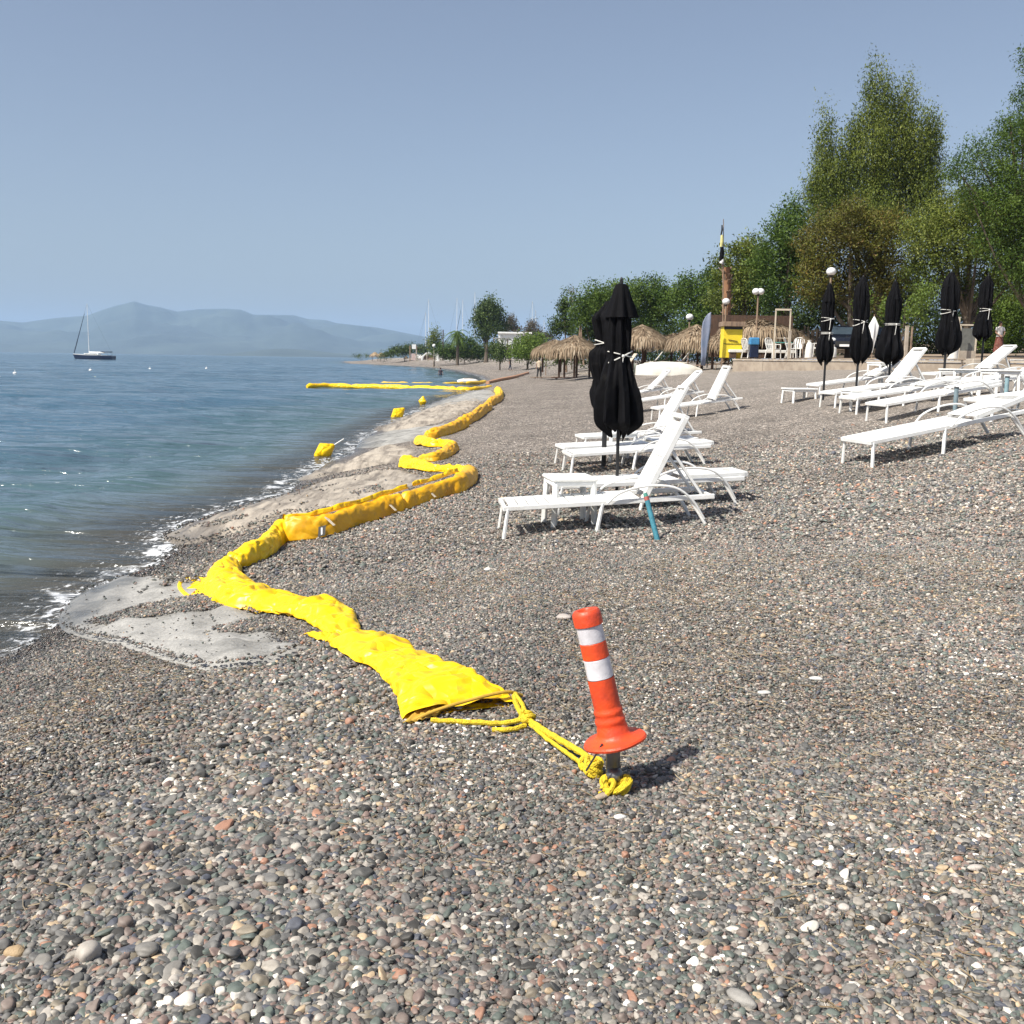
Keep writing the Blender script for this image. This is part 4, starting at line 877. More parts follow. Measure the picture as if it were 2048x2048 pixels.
# ------------------------------------------------------------------ furled parasols
def parasol(px, py, H, prof, cap, tie, seed, label, rpole=.021, tilt=(0, 0), ties=1, base=None):
    p = base or G(px, py); t = empty('furled_parasol', p, 0, label, 'parasol', 'furled black parasols'); t.rotation_euler = (tilt[1], tilt[0], 0)
    mb = MB(); mb.tube([(0, 0, -.2), (0, 0, H - .02)], rpole, 12); mb.build('pole', M_pole, t, True)
    P = [v for v in catmull([(r, z, 0) for r, z in prof], 7)]; n = 96; mb = MB(); vs = []; fs = []; hem = P[0].y
    for i, q in enumerate(P):
        r, z = q.x, q.y; fold = .08 + .13 * min(1, max(0, (z - hem) < .5) + .35)
        for k in range(n):
            a = 2 * math.pi * k / n
            f = 1 + fold * math.sin(8 * a + 1.6 * math.sin(z * 3 + seed) + seed) + .06 * math.sin(19 * a + seed * 2 + z * 2) + .10 * noise.noise(Vector((math.cos(a) * 1.3, math.sin(a) * 1.3, z * 2.2 + seed * 5)))
            f *= 1 + .16 * math.sin(a + seed * 1.7 + z * 1.2)
            f = max(.25, f); zz = z
            if i < 10: zz += (1 - i / 10) * (.055 * math.sin(3 * a + seed) + .04 * math.sin(8 * a + seed) + .02 * math.sin(13 * a))
            vs.append((r * f * math.cos(a), r * f * math.sin(a), zz))
    for i in range(len(P) - 1):
        for k in range(n): fs.append((i * n + k, i * n + (k + 1) % n, (i + 1) * n + (k + 1) % n, (i + 1) * n + k))
    mb.add(vs, fs); mb.build('canopy', M_black, t, True)
    mb = MB(); c0, c1, rc = cap; mb.lathe([(rc, c0), (rc * .84, c0 + (c1 - c0) * .3), (rc * .62, c0 + (c1 - c0) * .62), (rc * .42, c1 - .02), (rc * .30, c1), (.001, c1 + .006)], 64,
             fn=lambda a, i, z: 1 + (.14 * math.sin(8 * a + seed) + .08 * math.sin(3 * a + seed)) * max(0, 1 - i / 4))
    mb.build('vent_cap', M_black, t, True)
    mb = MB(); mb.ball((0, 0, H - .01), .018, 10, 6, (1, 1, 1.6)); mb.build('finial', M_pole, t, True)
    for z, r, tl in tie:
        pts = [(r * 1.10 * math.cos(a), r * 1.10 * math.sin(a), z + tl * math.cos(a) * r) for a in [2 * math.pi * k / 24 for k in range(25)]]
        mb = MB(); mb.tube(pts, .0075, 6, cap=False)
        pts2 = [(r * 1.12 * math.cos(a), r * 1.12 * math.sin(a), z + .03 - tl * .5 * math.cos(a) * r) for a in [2 * math.pi * k / 24 for k in range(25)]]
        mb.tube(pts2, .006, 6, cap=False); mb.ball((r * .2, -r * 1.13, z + .01), .02, 8, 6)
        mb.tube(catmull([(r * .2, -r * 1.13, z), (r * .1, -r * 1.25, z - .1), (0, -r * 1.3, z - .22)], 4), .006, 6)
        mb.build('tie_cord', M_white2, t, True)
    return t
bp = G(1233, 1010)
parasol(0, 0, 2.56, [(.10, .84), (.235, .94), (.25, 1.06), (.235, 1.22), (.20, 1.42), (.155, 1.60), (.128, 1.69), (.14, 1.80), (.145, 2.0), (.13, 2.15), (.11, 2.3), (.05, 2.45)], (2.13, 2.50, .185), [(1.69, .135, .5)], 1.3,
        'tall furled black parasol nearest the camera, tied with white cord', tilt=(-.008, 0), base=bp).scale = (.86, .86, (at(1230, 557, bp.y).z - bp.z) / 2.56)
parasol(1207, 934, 2.30, [(.08, .72), (.15, .85), (.19, 1.05), (.17, 1.2), (.24, 1.42), (.26, 1.6), (.16, 1.72), (.21, 1.95), (.24, 2.1), (.12, 2.22), (.05, 2.3)], (2.05, 2.32, .14), [(1.72, .16, -.4)], 3.1,
        'furled black parasol mostly hidden behind the nearest one', rpole=.035, tilt=(.004, 0))
def pbase(px, top, Hh, zofs=0):                # place a far parasol from its pole x, top pixel and real height
    lo, hi = 8.0, 60.0
    for _ in range(40):
        Y = (lo + hi) / 2; b = at(px, 800, Y); z = gz(b.x, Y); tp = at(px, top, Y).z
        if tp - z < Hh: lo = Y
        else: hi = Y
    b = at(px, 800, Y); return Vector((b.x, Y, gz(b.x, Y)))
parasol(0, 0, 2.5, [(.07, .82), (.14, .88), (.17, 1.05), (.155, 1.22), (.10, 1.42), (.115, 1.6), (.12, 1.9), (.11, 2.2), (.05, 2.42)], (2.1, 2.48, .12), [(1.42, .11, 0), (1.72, .12, .3)], 2.2, 'furled black parasol farthest left of the right hand row', base=pbase(1646, 566, 2.5), rpole=.024)
parasol(0, 0, 2.5, [(.07, .78), (.16, .9), (.19, 1.1), (.16, 1.35), (.12, 1.55), (.14, 1.7), (.14, 2.0), (.12, 2.25), (.05, 2.42)], (2.1, 2.48, .14), [(1.57, .13, .5)], 4.4, 'furled black parasol second from the left in the right hand row', base=pbase(1711, 552, 2.5), rpole=.024)
parasol(0, 0, 2.45, [(.07, .62), (.24, .72), (.27, .85), (.22, 1.1), (.17, 1.35), (.135, 1.5), (.15, 1.7), (.155, 1.95), (.10, 2.2), (.04, 2.4)], (2.02, 2.42, .13), [(1.46, .14, 0)], 6.1, 'furled black parasol in the middle of the row with a flaring hem', base=pbase(1775, 560, 2.45), rpole=.026)
parasol(0, 0, 2.55, [(.07, .70), (.20, .80), (.24, .98), (.22, 1.22), (.17, 1.48), (.15, 1.62), (.175, 1.78), (.18, 2.05), (.15, 2.3), (.07, 2.48)], (2.2, 2.53, .17), [(1.64, .16, .3)], 7.7, 'widest furled black parasol, fourth in the right hand row', base=pbase(1884, 543, 2.55), rpole=.028)
parasol(0, 0, 2.5, [(.08, 1.0), (.17, 1.08), (.18, 1.25), (.15, 1.5), (.11, 1.66), (.14, 1.85), (.14, 2.1), (.12, 2.3), (.05, 2.44)], (2.15, 2.48, .13), [(1.68, .12, .2)], 9.2, 'rightmost furled black parasol with a short rounded skirt', base=pbase(1957, 550, 2.5), rpole=.024)

# ------------------------------------------------------------------ terrace and its low wall
TZ = 2.32
wl_px = [(1470, 733, 50), (1530, 738, 47.5), (1572, 737, 46), (1650, 742, 42.5), (1740, 749, 39.5), (1830, 757, 36.5), (1928, 762, 34), (2010, 765, 33), (2150, 772, 31)]
wp = [at(px, py, Y) for px, py, Y in wl_px]
wall = empty('terrace_wall', (wp[2].x, wp[2].y, gz(wp[2].x, wp[2].y)), 0, 'low pale concrete wall of cast panels edging the terrace', 'wall')
for a, b in zip(wp[:-1], wp[1:]):
    n = max(1, int((b - a).length / 2.6))
    for i in range(n):
        q0 = a.lerp(b, (i + .004) / n); q1 = a.lerp(b, (i + .996) / n); q0.z = q1.z = 0
        zt = TZ - .10 - random.uniform(0, .012); zb = 1.2; hh = zt - zb
        mb = MB(); mb.bar(q0 + Vector((0, 0, zb + hh / 2)) - wall.location, q1 + Vector((0, 0, zb + hh / 2)) - wall.location, .26 + random.uniform(-.01, .01), hh); mb.build('wall_panel', M_conc, wall)
        mb = MB(); mb.bar(q0 + Vector((0, 0, zt + .045)) - wall.location, q1 + Vector((0, 0, zt + .045)) - wall.location, .34, .075); mb.build('coping', M_conc2, wall)
edge = [Vector((p.x, p.y, 0)) for p in wp]
vs = []; fs = []
for i, p in enumerate(edge):
    for k in range(9):
        t = k / 8; q = Vector((p.x * (1 + 60 * t / p.y), p.y + .17 + t * 60, 0)); vs.append((q.x, q.y, TZ - .006 + t * t * 1.6 + .05 * t * noise.noise(q * .3) + .02 * p.x * t))
for i in range(len(edge) - 1):
    for k in range(8): fs.append((i * 9 + k, (i + 1) * 9 + k, (i + 1) * 9 + k + 1, i * 9 + k + 1))
me = bpy.data.meshes.new('terrace'); me.from_pydata(vs, [], fs); me.update()
tag(link('terrace', me, mat('dry_earth', (.33, .25, .18), (.20, .15, .10), .8, .95, .3, 8), smooth=True), 'dry earth terrace behind the low wall', kind='structure')
def tzr(x, y):                                 # terrace height at a place
    yw = np.interp(x, [e.x for e in edge], [e.y for e in edge]); t = (y - yw - .17) / 60
    if t < 0 or x < edge[0].x - 1: return gz(x, y)
    return TZ + t * t * 1.6 + .02 * (x * yw / max(y, yw)) * t
def T(px, Y): b = at(px, 720, Y); return Vector((b.x, Y, max(tzr(b.x, Y), gz(b.x, Y) if b.x < edge[0].x + 2 else 0)))
t = empty('concrete_block', at(1962, 758, 33.3), 0, 'pale square concrete block at the right end of the wall', 'block'); t.location.z = TZ - .75
mb = MB(); mb.box((0, -.35, .30), (1.15, .55, .95), b=.02); mb.build('block', M_conc2, t)
for xx in (.9, 1.5, 2.1):
    mb = MB(); mb.box((xx, -.3, .3), (.05, .05, .9)); mb.build('railing_post', M_white2, t)
mb = MB(); mb.box((1.5, -.3, .76), (1.5, .05, .05)); mb.build('top_rail', M_white2, t)

# ------------------------------------------------------------------ leaves, crowns, trees
def leaf_mesh(name, lobes, s, k=4.0, asp=.5, droop=0.0, shell=.35, sd_=0, flat=.3):
    rs = np.random.RandomState(int(sd_ * 13 + 5)); C = []; Vv = []; Nn = []; Sz = []
    for (c, rx, ry, rz, sh, dens) in lobes:
        n = int(2.3 * k * dens * math.pi * max(rx, .01) * rz / (s * s * asp) * 1.0) + 8
        d = rs.normal(size=(n, 3)); d /= np.linalg.norm(d, axis=1)[:, None]
        u = shell + (1.06 - shell) * rs.rand(n) ** .7
        lump = 1 + .22 * np.sin(d[:, 0] * 5 + c[0] * 3) * np.sin(d[:, 2] * 6 + c[2]) + .14 * np.sin(d[:, 0] * 13 + d[:, 1] * 9 + c[0]) + .10 * np.sin(d[:, 2] * 17 + c[1])
        p = d * (u * lump)[:, None] * np.array([rx, ry, rz]); cl = rs.rand(n) 
        p += rs.normal(size=(n, 3)) * s * .6; nt_ = max(3, n // 42); ti = rs.randint(0, nt_, n); tf = rs.rand(n) < .80; p = np.where(tf[:, None], p[ti] + rs.normal(size=(n, 3)) * s * np.array([1.45, 1.45, 1.25 + 2.2 * droop]) - np.array([0, 0, s * droop * .8]), p)
        C.append(p + np.array([c[0], c[1], c[2]])); nn = d + rs.normal(size=(n, 3)) * .48; Nn.append(nn)
        blotch = .5 + .5 * np.sin(d[:, 0] * 4 + c[2] * 2) * np.sin(d[:, 1] * 4 + d[:, 2] * 5 + c[0])
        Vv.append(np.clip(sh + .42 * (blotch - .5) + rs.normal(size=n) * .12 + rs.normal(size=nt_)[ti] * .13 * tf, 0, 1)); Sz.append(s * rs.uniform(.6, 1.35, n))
    C = np.concatenate(C); Nn = np.concatenate(Nn); Vv = np.concatenate(Vv); Sz = np.concatenate(Sz); n = len(C)
    Nn /= np.linalg.norm(Nn, axis=1)[:, None] + 1e-9
    up = rs.normal(size=(n, 3)); up[:, 2] -= droop * 3
    a = up - Nn * (up * Nn).sum(1)[:, None]; a /= np.linalg.norm(a, axis=1)[:, None] + 1e-9; b = np.cross(Nn, a)
    L = Sz[:, None]; W2 = L * asp
    P0 = C; P1 = C + a * L * .45 + b * W2 * .5 + Nn * L * .06; P2 = C + a * L; P3 = C + a * L * .45 - b * W2 * .5 + Nn * L * .06
    co = np.stack([P0, P1, P2, P3], 1).reshape(-1, 3); F = np.arange(n * 4).reshape(-1, 4)
    me = quads(name, co, F, False); attr(me, 'v', np.repeat(Vv, 4)); return me
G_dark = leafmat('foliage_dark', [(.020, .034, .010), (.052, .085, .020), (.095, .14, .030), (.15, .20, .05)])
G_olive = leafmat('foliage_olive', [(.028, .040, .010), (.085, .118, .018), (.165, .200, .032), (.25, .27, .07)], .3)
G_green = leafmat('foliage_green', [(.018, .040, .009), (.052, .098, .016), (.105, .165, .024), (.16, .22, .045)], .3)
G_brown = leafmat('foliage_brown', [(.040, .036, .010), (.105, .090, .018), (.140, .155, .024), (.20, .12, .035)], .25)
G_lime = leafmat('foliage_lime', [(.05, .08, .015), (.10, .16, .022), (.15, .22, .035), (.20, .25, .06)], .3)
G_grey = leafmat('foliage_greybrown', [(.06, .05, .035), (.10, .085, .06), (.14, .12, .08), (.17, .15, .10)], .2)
def tree(Y, lobes, m, label, name='tree', s=5.0, k=4.0, trunk=None, mt=None, base=None, cat='tree', group='trees behind the beach', depth=1.0, **kw):
    u = Y / FPX; W_ = []; rs = random.Random(int(Y * 10) + len(lobes))
    for i, L in enumerate(lobes):
        px, py, rx, ry = L[:4]; sh = L[4] if len(L) > 4 else .5; de = L[5] if len(L) > 5 else 1
        yy = Y + rs.uniform(-.5, .5) * rx * u * depth * 1.3; c = at(px, py, yy)
        W_.append((c, rx * u, rx * u * depth, ry * u, sh, de))
    bx = trunk[0] if trunk else sum(l[0] for l in lobes) / len(lobes)
    b = base or T(bx, Y); b = Vector(b); b.x = at(bx, 720, Y).x
    t = empty(name, b, 0, label, cat, group)
    me = leaf_mesh('crown', [((c.x - b.x, c.y - b.y, c.z - b.z), rx, ry, rz, sh, de) for c, rx, ry, rz, sh, de in W_], s * u, k=k, sd_=Y + lobes[0][0] * .1, **kw)
    link('crown', me, m, t)
    cz = max(c.z for c, *_ in W_); low = min(W_, key=lambda q: q[0].z)[0]; rt_ = (trunk[1] if trunk else 7) * u
    cen = Vector((sum(c.x for c, *_ in W_) / len(W_), b.y, b.z + (cz - b.z) * .8))
    mb = MB(); tp = catmull([(0, 0, -.3), ((cen.x - b.x) * .3, 0, (cen.z - b.z) * .35), (cen.x - b.x, 0, cen.z - b.z)], 6)
    mb.tube(tp, [rt_ * (1 - .8 * i / (len(tp) - 1)) for i in range(len(tp))], 9); mb.build('trunk', mt or M_bark, t, True)
    mb = MB()
    for c, *_ in W_[:9]:
        st = tp[int(len(tp) * rs.uniform(.25, .7))]; e = c - b; md = st.lerp(e, .5) + Vector((0, 0, -.08 * (e - st).length))
        mb.tube(catmull([st, md, e], 4), [rt_ * .4, rt_ * .36, rt_ * .33, rt_ * .3, rt_ * .25, rt_ * .2, rt_ * .15, rt_ * .1, rt_ * .06][:9], 6)
    if mb.v: mb.build('branches', mt or M_bark, t, True)
    return t
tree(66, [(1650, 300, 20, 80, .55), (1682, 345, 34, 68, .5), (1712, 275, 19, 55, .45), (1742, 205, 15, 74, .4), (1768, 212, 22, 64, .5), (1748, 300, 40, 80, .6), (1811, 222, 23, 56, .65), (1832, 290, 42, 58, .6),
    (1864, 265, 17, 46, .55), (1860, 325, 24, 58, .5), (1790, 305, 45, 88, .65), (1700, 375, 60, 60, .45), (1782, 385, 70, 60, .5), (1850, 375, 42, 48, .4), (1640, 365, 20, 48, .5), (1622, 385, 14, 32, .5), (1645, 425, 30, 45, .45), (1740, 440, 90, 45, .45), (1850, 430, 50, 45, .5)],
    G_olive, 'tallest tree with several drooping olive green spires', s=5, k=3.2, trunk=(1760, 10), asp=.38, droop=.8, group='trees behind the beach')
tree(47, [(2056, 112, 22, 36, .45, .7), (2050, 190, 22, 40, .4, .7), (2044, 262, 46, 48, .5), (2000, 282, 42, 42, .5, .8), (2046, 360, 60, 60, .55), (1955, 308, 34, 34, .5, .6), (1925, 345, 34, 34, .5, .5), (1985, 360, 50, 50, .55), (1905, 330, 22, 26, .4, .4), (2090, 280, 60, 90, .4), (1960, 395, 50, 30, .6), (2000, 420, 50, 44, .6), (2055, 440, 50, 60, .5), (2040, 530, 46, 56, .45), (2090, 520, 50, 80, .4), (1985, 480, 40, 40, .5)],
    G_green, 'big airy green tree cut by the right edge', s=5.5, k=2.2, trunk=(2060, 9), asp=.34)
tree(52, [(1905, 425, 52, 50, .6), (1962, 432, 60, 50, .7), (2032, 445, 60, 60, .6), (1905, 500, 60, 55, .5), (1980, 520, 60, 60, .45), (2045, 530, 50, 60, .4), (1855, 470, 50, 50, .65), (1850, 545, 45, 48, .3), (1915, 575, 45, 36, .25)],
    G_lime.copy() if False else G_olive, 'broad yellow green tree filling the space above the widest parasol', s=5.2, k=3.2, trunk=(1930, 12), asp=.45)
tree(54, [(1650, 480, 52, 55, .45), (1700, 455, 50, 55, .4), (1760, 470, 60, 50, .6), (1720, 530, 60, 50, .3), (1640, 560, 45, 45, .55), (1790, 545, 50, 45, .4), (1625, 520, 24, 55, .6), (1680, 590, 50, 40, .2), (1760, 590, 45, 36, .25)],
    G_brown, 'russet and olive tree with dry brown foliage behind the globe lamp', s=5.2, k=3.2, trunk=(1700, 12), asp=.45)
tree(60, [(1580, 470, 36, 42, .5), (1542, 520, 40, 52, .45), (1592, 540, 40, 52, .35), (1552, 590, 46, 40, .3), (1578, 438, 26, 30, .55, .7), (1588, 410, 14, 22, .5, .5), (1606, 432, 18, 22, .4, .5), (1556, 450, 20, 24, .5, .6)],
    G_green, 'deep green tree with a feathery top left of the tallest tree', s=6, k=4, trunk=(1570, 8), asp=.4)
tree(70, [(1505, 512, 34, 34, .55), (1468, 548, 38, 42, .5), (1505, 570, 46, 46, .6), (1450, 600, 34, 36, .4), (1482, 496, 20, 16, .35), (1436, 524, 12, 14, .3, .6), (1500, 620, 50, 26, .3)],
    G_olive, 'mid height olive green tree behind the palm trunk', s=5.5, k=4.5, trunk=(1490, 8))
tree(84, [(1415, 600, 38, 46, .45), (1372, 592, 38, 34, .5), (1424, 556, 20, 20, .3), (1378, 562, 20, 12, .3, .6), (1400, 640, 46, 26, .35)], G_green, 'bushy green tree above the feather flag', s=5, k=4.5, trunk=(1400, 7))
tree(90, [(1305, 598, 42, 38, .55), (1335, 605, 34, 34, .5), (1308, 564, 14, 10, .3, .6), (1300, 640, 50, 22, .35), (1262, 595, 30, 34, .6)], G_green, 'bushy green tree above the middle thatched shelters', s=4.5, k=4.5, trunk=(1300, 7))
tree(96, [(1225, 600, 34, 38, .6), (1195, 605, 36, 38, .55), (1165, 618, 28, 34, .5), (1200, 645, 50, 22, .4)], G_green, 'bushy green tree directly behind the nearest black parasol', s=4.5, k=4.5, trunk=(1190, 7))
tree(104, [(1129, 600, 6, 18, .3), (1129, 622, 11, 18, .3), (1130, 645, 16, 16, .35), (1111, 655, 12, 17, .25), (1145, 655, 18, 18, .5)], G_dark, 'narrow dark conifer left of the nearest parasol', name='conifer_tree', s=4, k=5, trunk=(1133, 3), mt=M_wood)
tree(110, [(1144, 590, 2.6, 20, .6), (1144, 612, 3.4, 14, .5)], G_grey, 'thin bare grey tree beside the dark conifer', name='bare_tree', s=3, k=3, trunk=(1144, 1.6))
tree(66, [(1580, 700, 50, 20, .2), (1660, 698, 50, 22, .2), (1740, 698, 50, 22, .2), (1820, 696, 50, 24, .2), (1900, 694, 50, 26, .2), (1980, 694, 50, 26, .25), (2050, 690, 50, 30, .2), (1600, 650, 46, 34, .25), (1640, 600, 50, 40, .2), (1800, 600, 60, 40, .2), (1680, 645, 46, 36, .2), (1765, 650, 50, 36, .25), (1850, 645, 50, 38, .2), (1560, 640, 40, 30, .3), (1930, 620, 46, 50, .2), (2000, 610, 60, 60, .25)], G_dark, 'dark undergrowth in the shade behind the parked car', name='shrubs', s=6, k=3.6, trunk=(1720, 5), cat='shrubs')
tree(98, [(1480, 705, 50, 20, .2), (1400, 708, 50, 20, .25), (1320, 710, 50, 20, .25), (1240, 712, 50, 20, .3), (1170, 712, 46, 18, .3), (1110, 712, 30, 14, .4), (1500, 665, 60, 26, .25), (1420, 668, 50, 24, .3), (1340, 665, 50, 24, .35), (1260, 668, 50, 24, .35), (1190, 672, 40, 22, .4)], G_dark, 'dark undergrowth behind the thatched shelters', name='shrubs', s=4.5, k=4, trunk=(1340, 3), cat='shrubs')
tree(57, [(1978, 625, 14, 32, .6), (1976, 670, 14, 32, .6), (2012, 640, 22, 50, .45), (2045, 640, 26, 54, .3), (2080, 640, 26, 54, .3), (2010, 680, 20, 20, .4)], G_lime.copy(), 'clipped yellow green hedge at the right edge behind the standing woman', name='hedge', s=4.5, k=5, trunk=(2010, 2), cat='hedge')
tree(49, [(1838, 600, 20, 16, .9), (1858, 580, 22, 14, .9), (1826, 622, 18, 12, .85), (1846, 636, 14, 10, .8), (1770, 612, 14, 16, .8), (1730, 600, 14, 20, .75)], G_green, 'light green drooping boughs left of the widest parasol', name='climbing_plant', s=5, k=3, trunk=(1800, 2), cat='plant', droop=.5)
# far shore vegetation
FB = lambda px, Y: Vector((at(px, 720, Y).x, Y, gz(at(px, 720, Y).x, Y)))
def ftree(Y, lobes, m, label, px, **kw): return tree(Y, lobes, m, label, base=FB(px, Y), trunk=(px, kw.pop('tw', 3)), group='far shore trees', **kw)
ftree(225, [(977, 606, 14, 16, .5), (966, 622, 16, 16, .4), (990, 622, 18, 16, .45), (978, 636, 24, 18, .55), (960, 645, 16, 16, .35), (1000, 642, 14, 20, .3), (986, 660, 22, 16, .3), (964, 664, 16, 14, .35)], G_dark, 'tall dark pine standing alone on the far shore', 972, s=4, k=4.5, tw=5, name='pine_tree')
ftree(235, [(940, 690, 22, 14, .4), (960, 700, 20, 12, .35), (925, 698, 16, 12, .4), (900, 700, 18, 12, .35), (880, 700, 16, 10, .4), (900, 710, 24, 8, .35), (940, 711, 26, 8, .35), (970, 711, 20, 8, .35)], G_green, 'low green shrubs under the far pine', 930, s=3, k=5, tw=1, name='shrubs', cat='shrubs')
ftree(240, [(1022, 648, 10, 16, .5), (1012, 655, 7, 14, .5), (1032, 660, 8, 12, .6)], G_grey, 'brown conifers right of the far pine', 1020, s=3, k=5, tw=2, name='conifer_trees')
ftree(245, [(1064, 655, 10, 14, .5), (1056, 668, 14, 10, .4), (1076, 668, 10, 10, .5), (1095, 674, 16, 8, .2)], G_grey, 'brown conifer by the right hand yacht mast', 1065, s=3, k=5, tw=2, name='conifer_tree')
ftree(140, [(1050, 690, 22, 18, .5), (1075, 688, 20, 20, .55), (1035, 698, 14, 16, .45), (1062, 700, 30, 16, .45), (1050, 708, 30, 10, .4), (1090, 704, 20, 12, .4)], G_lime, 'rounded bright green hedge left of the thatched shelters', 1055, s=4, k=5, tw=2, name='hedge', cat='hedge')
ftree(150, [(1000, 694, 14, 14, .4), (1008, 704, 14, 10, .35), (990, 700, 10, 12, .35), (1000, 712, 18, 8, .3)], G_dark, 'round dark bush in front of the white pavilion', 1000, s=3.4, k=5, tw=2, name='bush', cat='bush')
ftree(300, [(800, 700, 20, 9, .4), (820, 698, 18, 9, .4), (845, 700, 16, 10, .35), (785, 707, 16, 6, .5), (770, 711, 12, 4, .5)], G_dark, 'low dark shrubs along the far point', 810, s=2.6, k=5, tw=1, name='shrubs', cat='shrubs')
ftree(420, [(716, 712, 8, 2.4, .4), (735, 711, 6, 2, .5)], G_dark, 'tiny dark bushes near the tip of the point', 722, s=2, k=4, tw=.5, name='shrubs', cat='shrubs')
ftree(240, [(868, 672, 10, 12, .5), (876, 680, 10, 12, .4), (862, 688, 8, 12, .5)], G_olive, 'shaggy pale palm left of the far palm tree', 868, s=3, k=4, tw=2, name='shaggy_palm', droop=.8)
def palm(px, Y, top_py, rpx, label, n=26, m=None, base=None):
    b = FB(px, Y); u = Y / FPX; tp = at(px, top_py, Y) - b; t = empty('palm_tree', b, 0, label, 'palm tree')
    mb = MB(); mb.tube(catmull([(0, 0, -.3), (tp.x * .4, 0, tp.z * .5), tuple(tp)], 5), 3 * u, 9); mb.build('trunk', M_bark, t, True)
    for i in range(n):
        a = i * 2.4; el = R(70 - 120 * (i / n)); Ln = rpx * u * random.uniform(.85, 1.1); mb = MB(); pts = []
        for k in range(7):
            s_ = k / 6; e = el - s_ * 1.1; pts.append(Vector((tp.x, 0, tp.z)) + Vector((math.cos(a) * math.cos(el - s_ * .5), math.sin(a) * math.cos(el - s_ * .5), math.sin(e))) * Ln * s_)
        for k in range(6):
            p0, p1 = pts[k], pts[k + 1]; sd_ = (p1 - p0).cross(Vector((0, 0, 1))); sd_ = sd_.normalized() if sd_.length > 1e-5 else Vector((1, 0, 0)); w_ = Ln * .22 * (1 - .5 * abs(k - 2) / 4)
            for s_ in (-1, 1):
                q = sd_ * s_ * w_ + Vector((0, 0, -w_ * .6)); mb.add([p0, p0.lerp(p1, .45), p0.lerp(p1, .3) + q + (p1 - p0)], [(0, 1, 2)]); mb.add([p0.lerp(p1, .5), p1, p0.lerp(p1, .8) + q + (p1 - p0)], [(0, 1, 2)])
        o = mb.build('frond', m or G_green, t); attr(o.data, 'v', [random.uniform(.3, .7)] * len(o.data.vertices))
    return t
palm(915, 230, 668, 26, 'green fan palm on the far shore left of the pine')
# dead palm trunk with a furled flag behind the yellow hut
b = T(1450, 58); t = empty('dead_palm_trunk', b, 0, 'leafless shaggy palm trunk rising behind the yellow hut', 'palm trunk'); tp = at(1452, 535, 58) - b
mb = MB(); C = catmull([(0, 0, -.2), (tp.x * .2, 0, tp.z * .4), (tp.x * .4, 0, tp.z * .75), tuple(tp)], 9); mb.tube(C, [.20 + .05 * random.random() for _ in C], 10); mb.build('trunk', M_barkr, t, True)
for i in range(60):
    q = C[random.randrange(8, len(C))]; a = random.random() * 6.28; o_ = Vector((math.cos(a), math.sin(a), 0)); mb = MB()
    mb.bar(q + o_ * .18, q + o_ * random.uniform(.3, .45) + Vector((0, 0, random.uniform(.1, .4))), .09, .02); mb.build('leaf_base', M_wood, t)
b = T(1446, 57.5); t = empty('flagpole', b, 0, 'tall thin pole with a furled black, white and yellow flag', 'flagpole'); tp = at(1447, 438, 57.5) - b
mb = MB(); mb.tube([(0, 0, -.2), tuple(tp)], [.05, .02], 8); mb.build('pole', M_wood, t, True)
for y0, y1, r_, m_ in ((470, 494, .10, mat('flag_cream', (.62, .58, .25), None, 9, .8)), (494, 522, .13, M_black), (517, 527, .12, M_wpaint), (450, 470, .05, M_pole)):
    a, c = at(1444, y0, 57.4) - b, at(1442, y1, 57.4) - b; mb = MB(); mb.tube([a, a.lerp(c, .5) + Vector((.03, 0, 0)), c], [r_ * .7, r_, r_ * .8], 10); mb.build('flag_fold', m_, t, True)

# ------------------------------------------------------------------ thatched shelters
G_thatch = leafmat('thatch_blades', [(.12, .08, .05), (.26, .19, .125), (.36, .28, .19), (.46, .38, .28)], .1, .95)
def blades(name, n, R0, H, zt, over, seed, sag=.35, el=1.0):
    rs = np.random.RandomState(seed); a = rs.rand(n) * 6.283; t0 = rs.rand(n) ** .6 * .95; ln = rs.uniform(.35, .8, n) * over; w = rs.uniform(.012, .035, n) * R0 / 1.3
    def P(t, ex, lift): 
        r = R0 * t * (1 + .04 * np.sin(a * 5 + seed)); z = zt - H * t ** 1.15; hang = np.clip(t - 1, 0, 9)
        rr = np.where(t > 1, R0 * (1 + hang * .25), r); zz = np.where(t > 1, zt - H - hang * R0 * 1.0, z); return np.stack([rr * np.cos(a) * el, rr * np.sin(a), zz + lift], -1)
    tz_ = np.stack([-np.sin(a) * el, np.cos(a), np.zeros(n)], -1) * w[:, None]; l0 = rs.uniform(.0, .05, n); co = []
    jit = rs.normal(size=(n, 3)) * .065
    for k, q in enumerate((0, .5, 1)):
        t = t0 + ln * q; t = np.where((t0 > .7), t0 + ln * q * 1.1, t0 + ln * q * .6)
        p = P(t, 0, l0 + .02 * q) + jit * q; s_ = (1, .9, .25)[k]; co += [p - tz_ * s_, p + tz_ * s_]
    co = np.stack(co, 1).reshape(-1, 3); b = np.arange(n)[:, None] * 6; F = np.concatenate([b + np.array([0, 1, 3, 2]), b + np.array([2, 3, 5, 4])])
    me = quads(name, co, F, False); attr(me, 'v', np.repeat(np.clip(rs.normal(.5, .22, n), 0, 1), 6)); return me
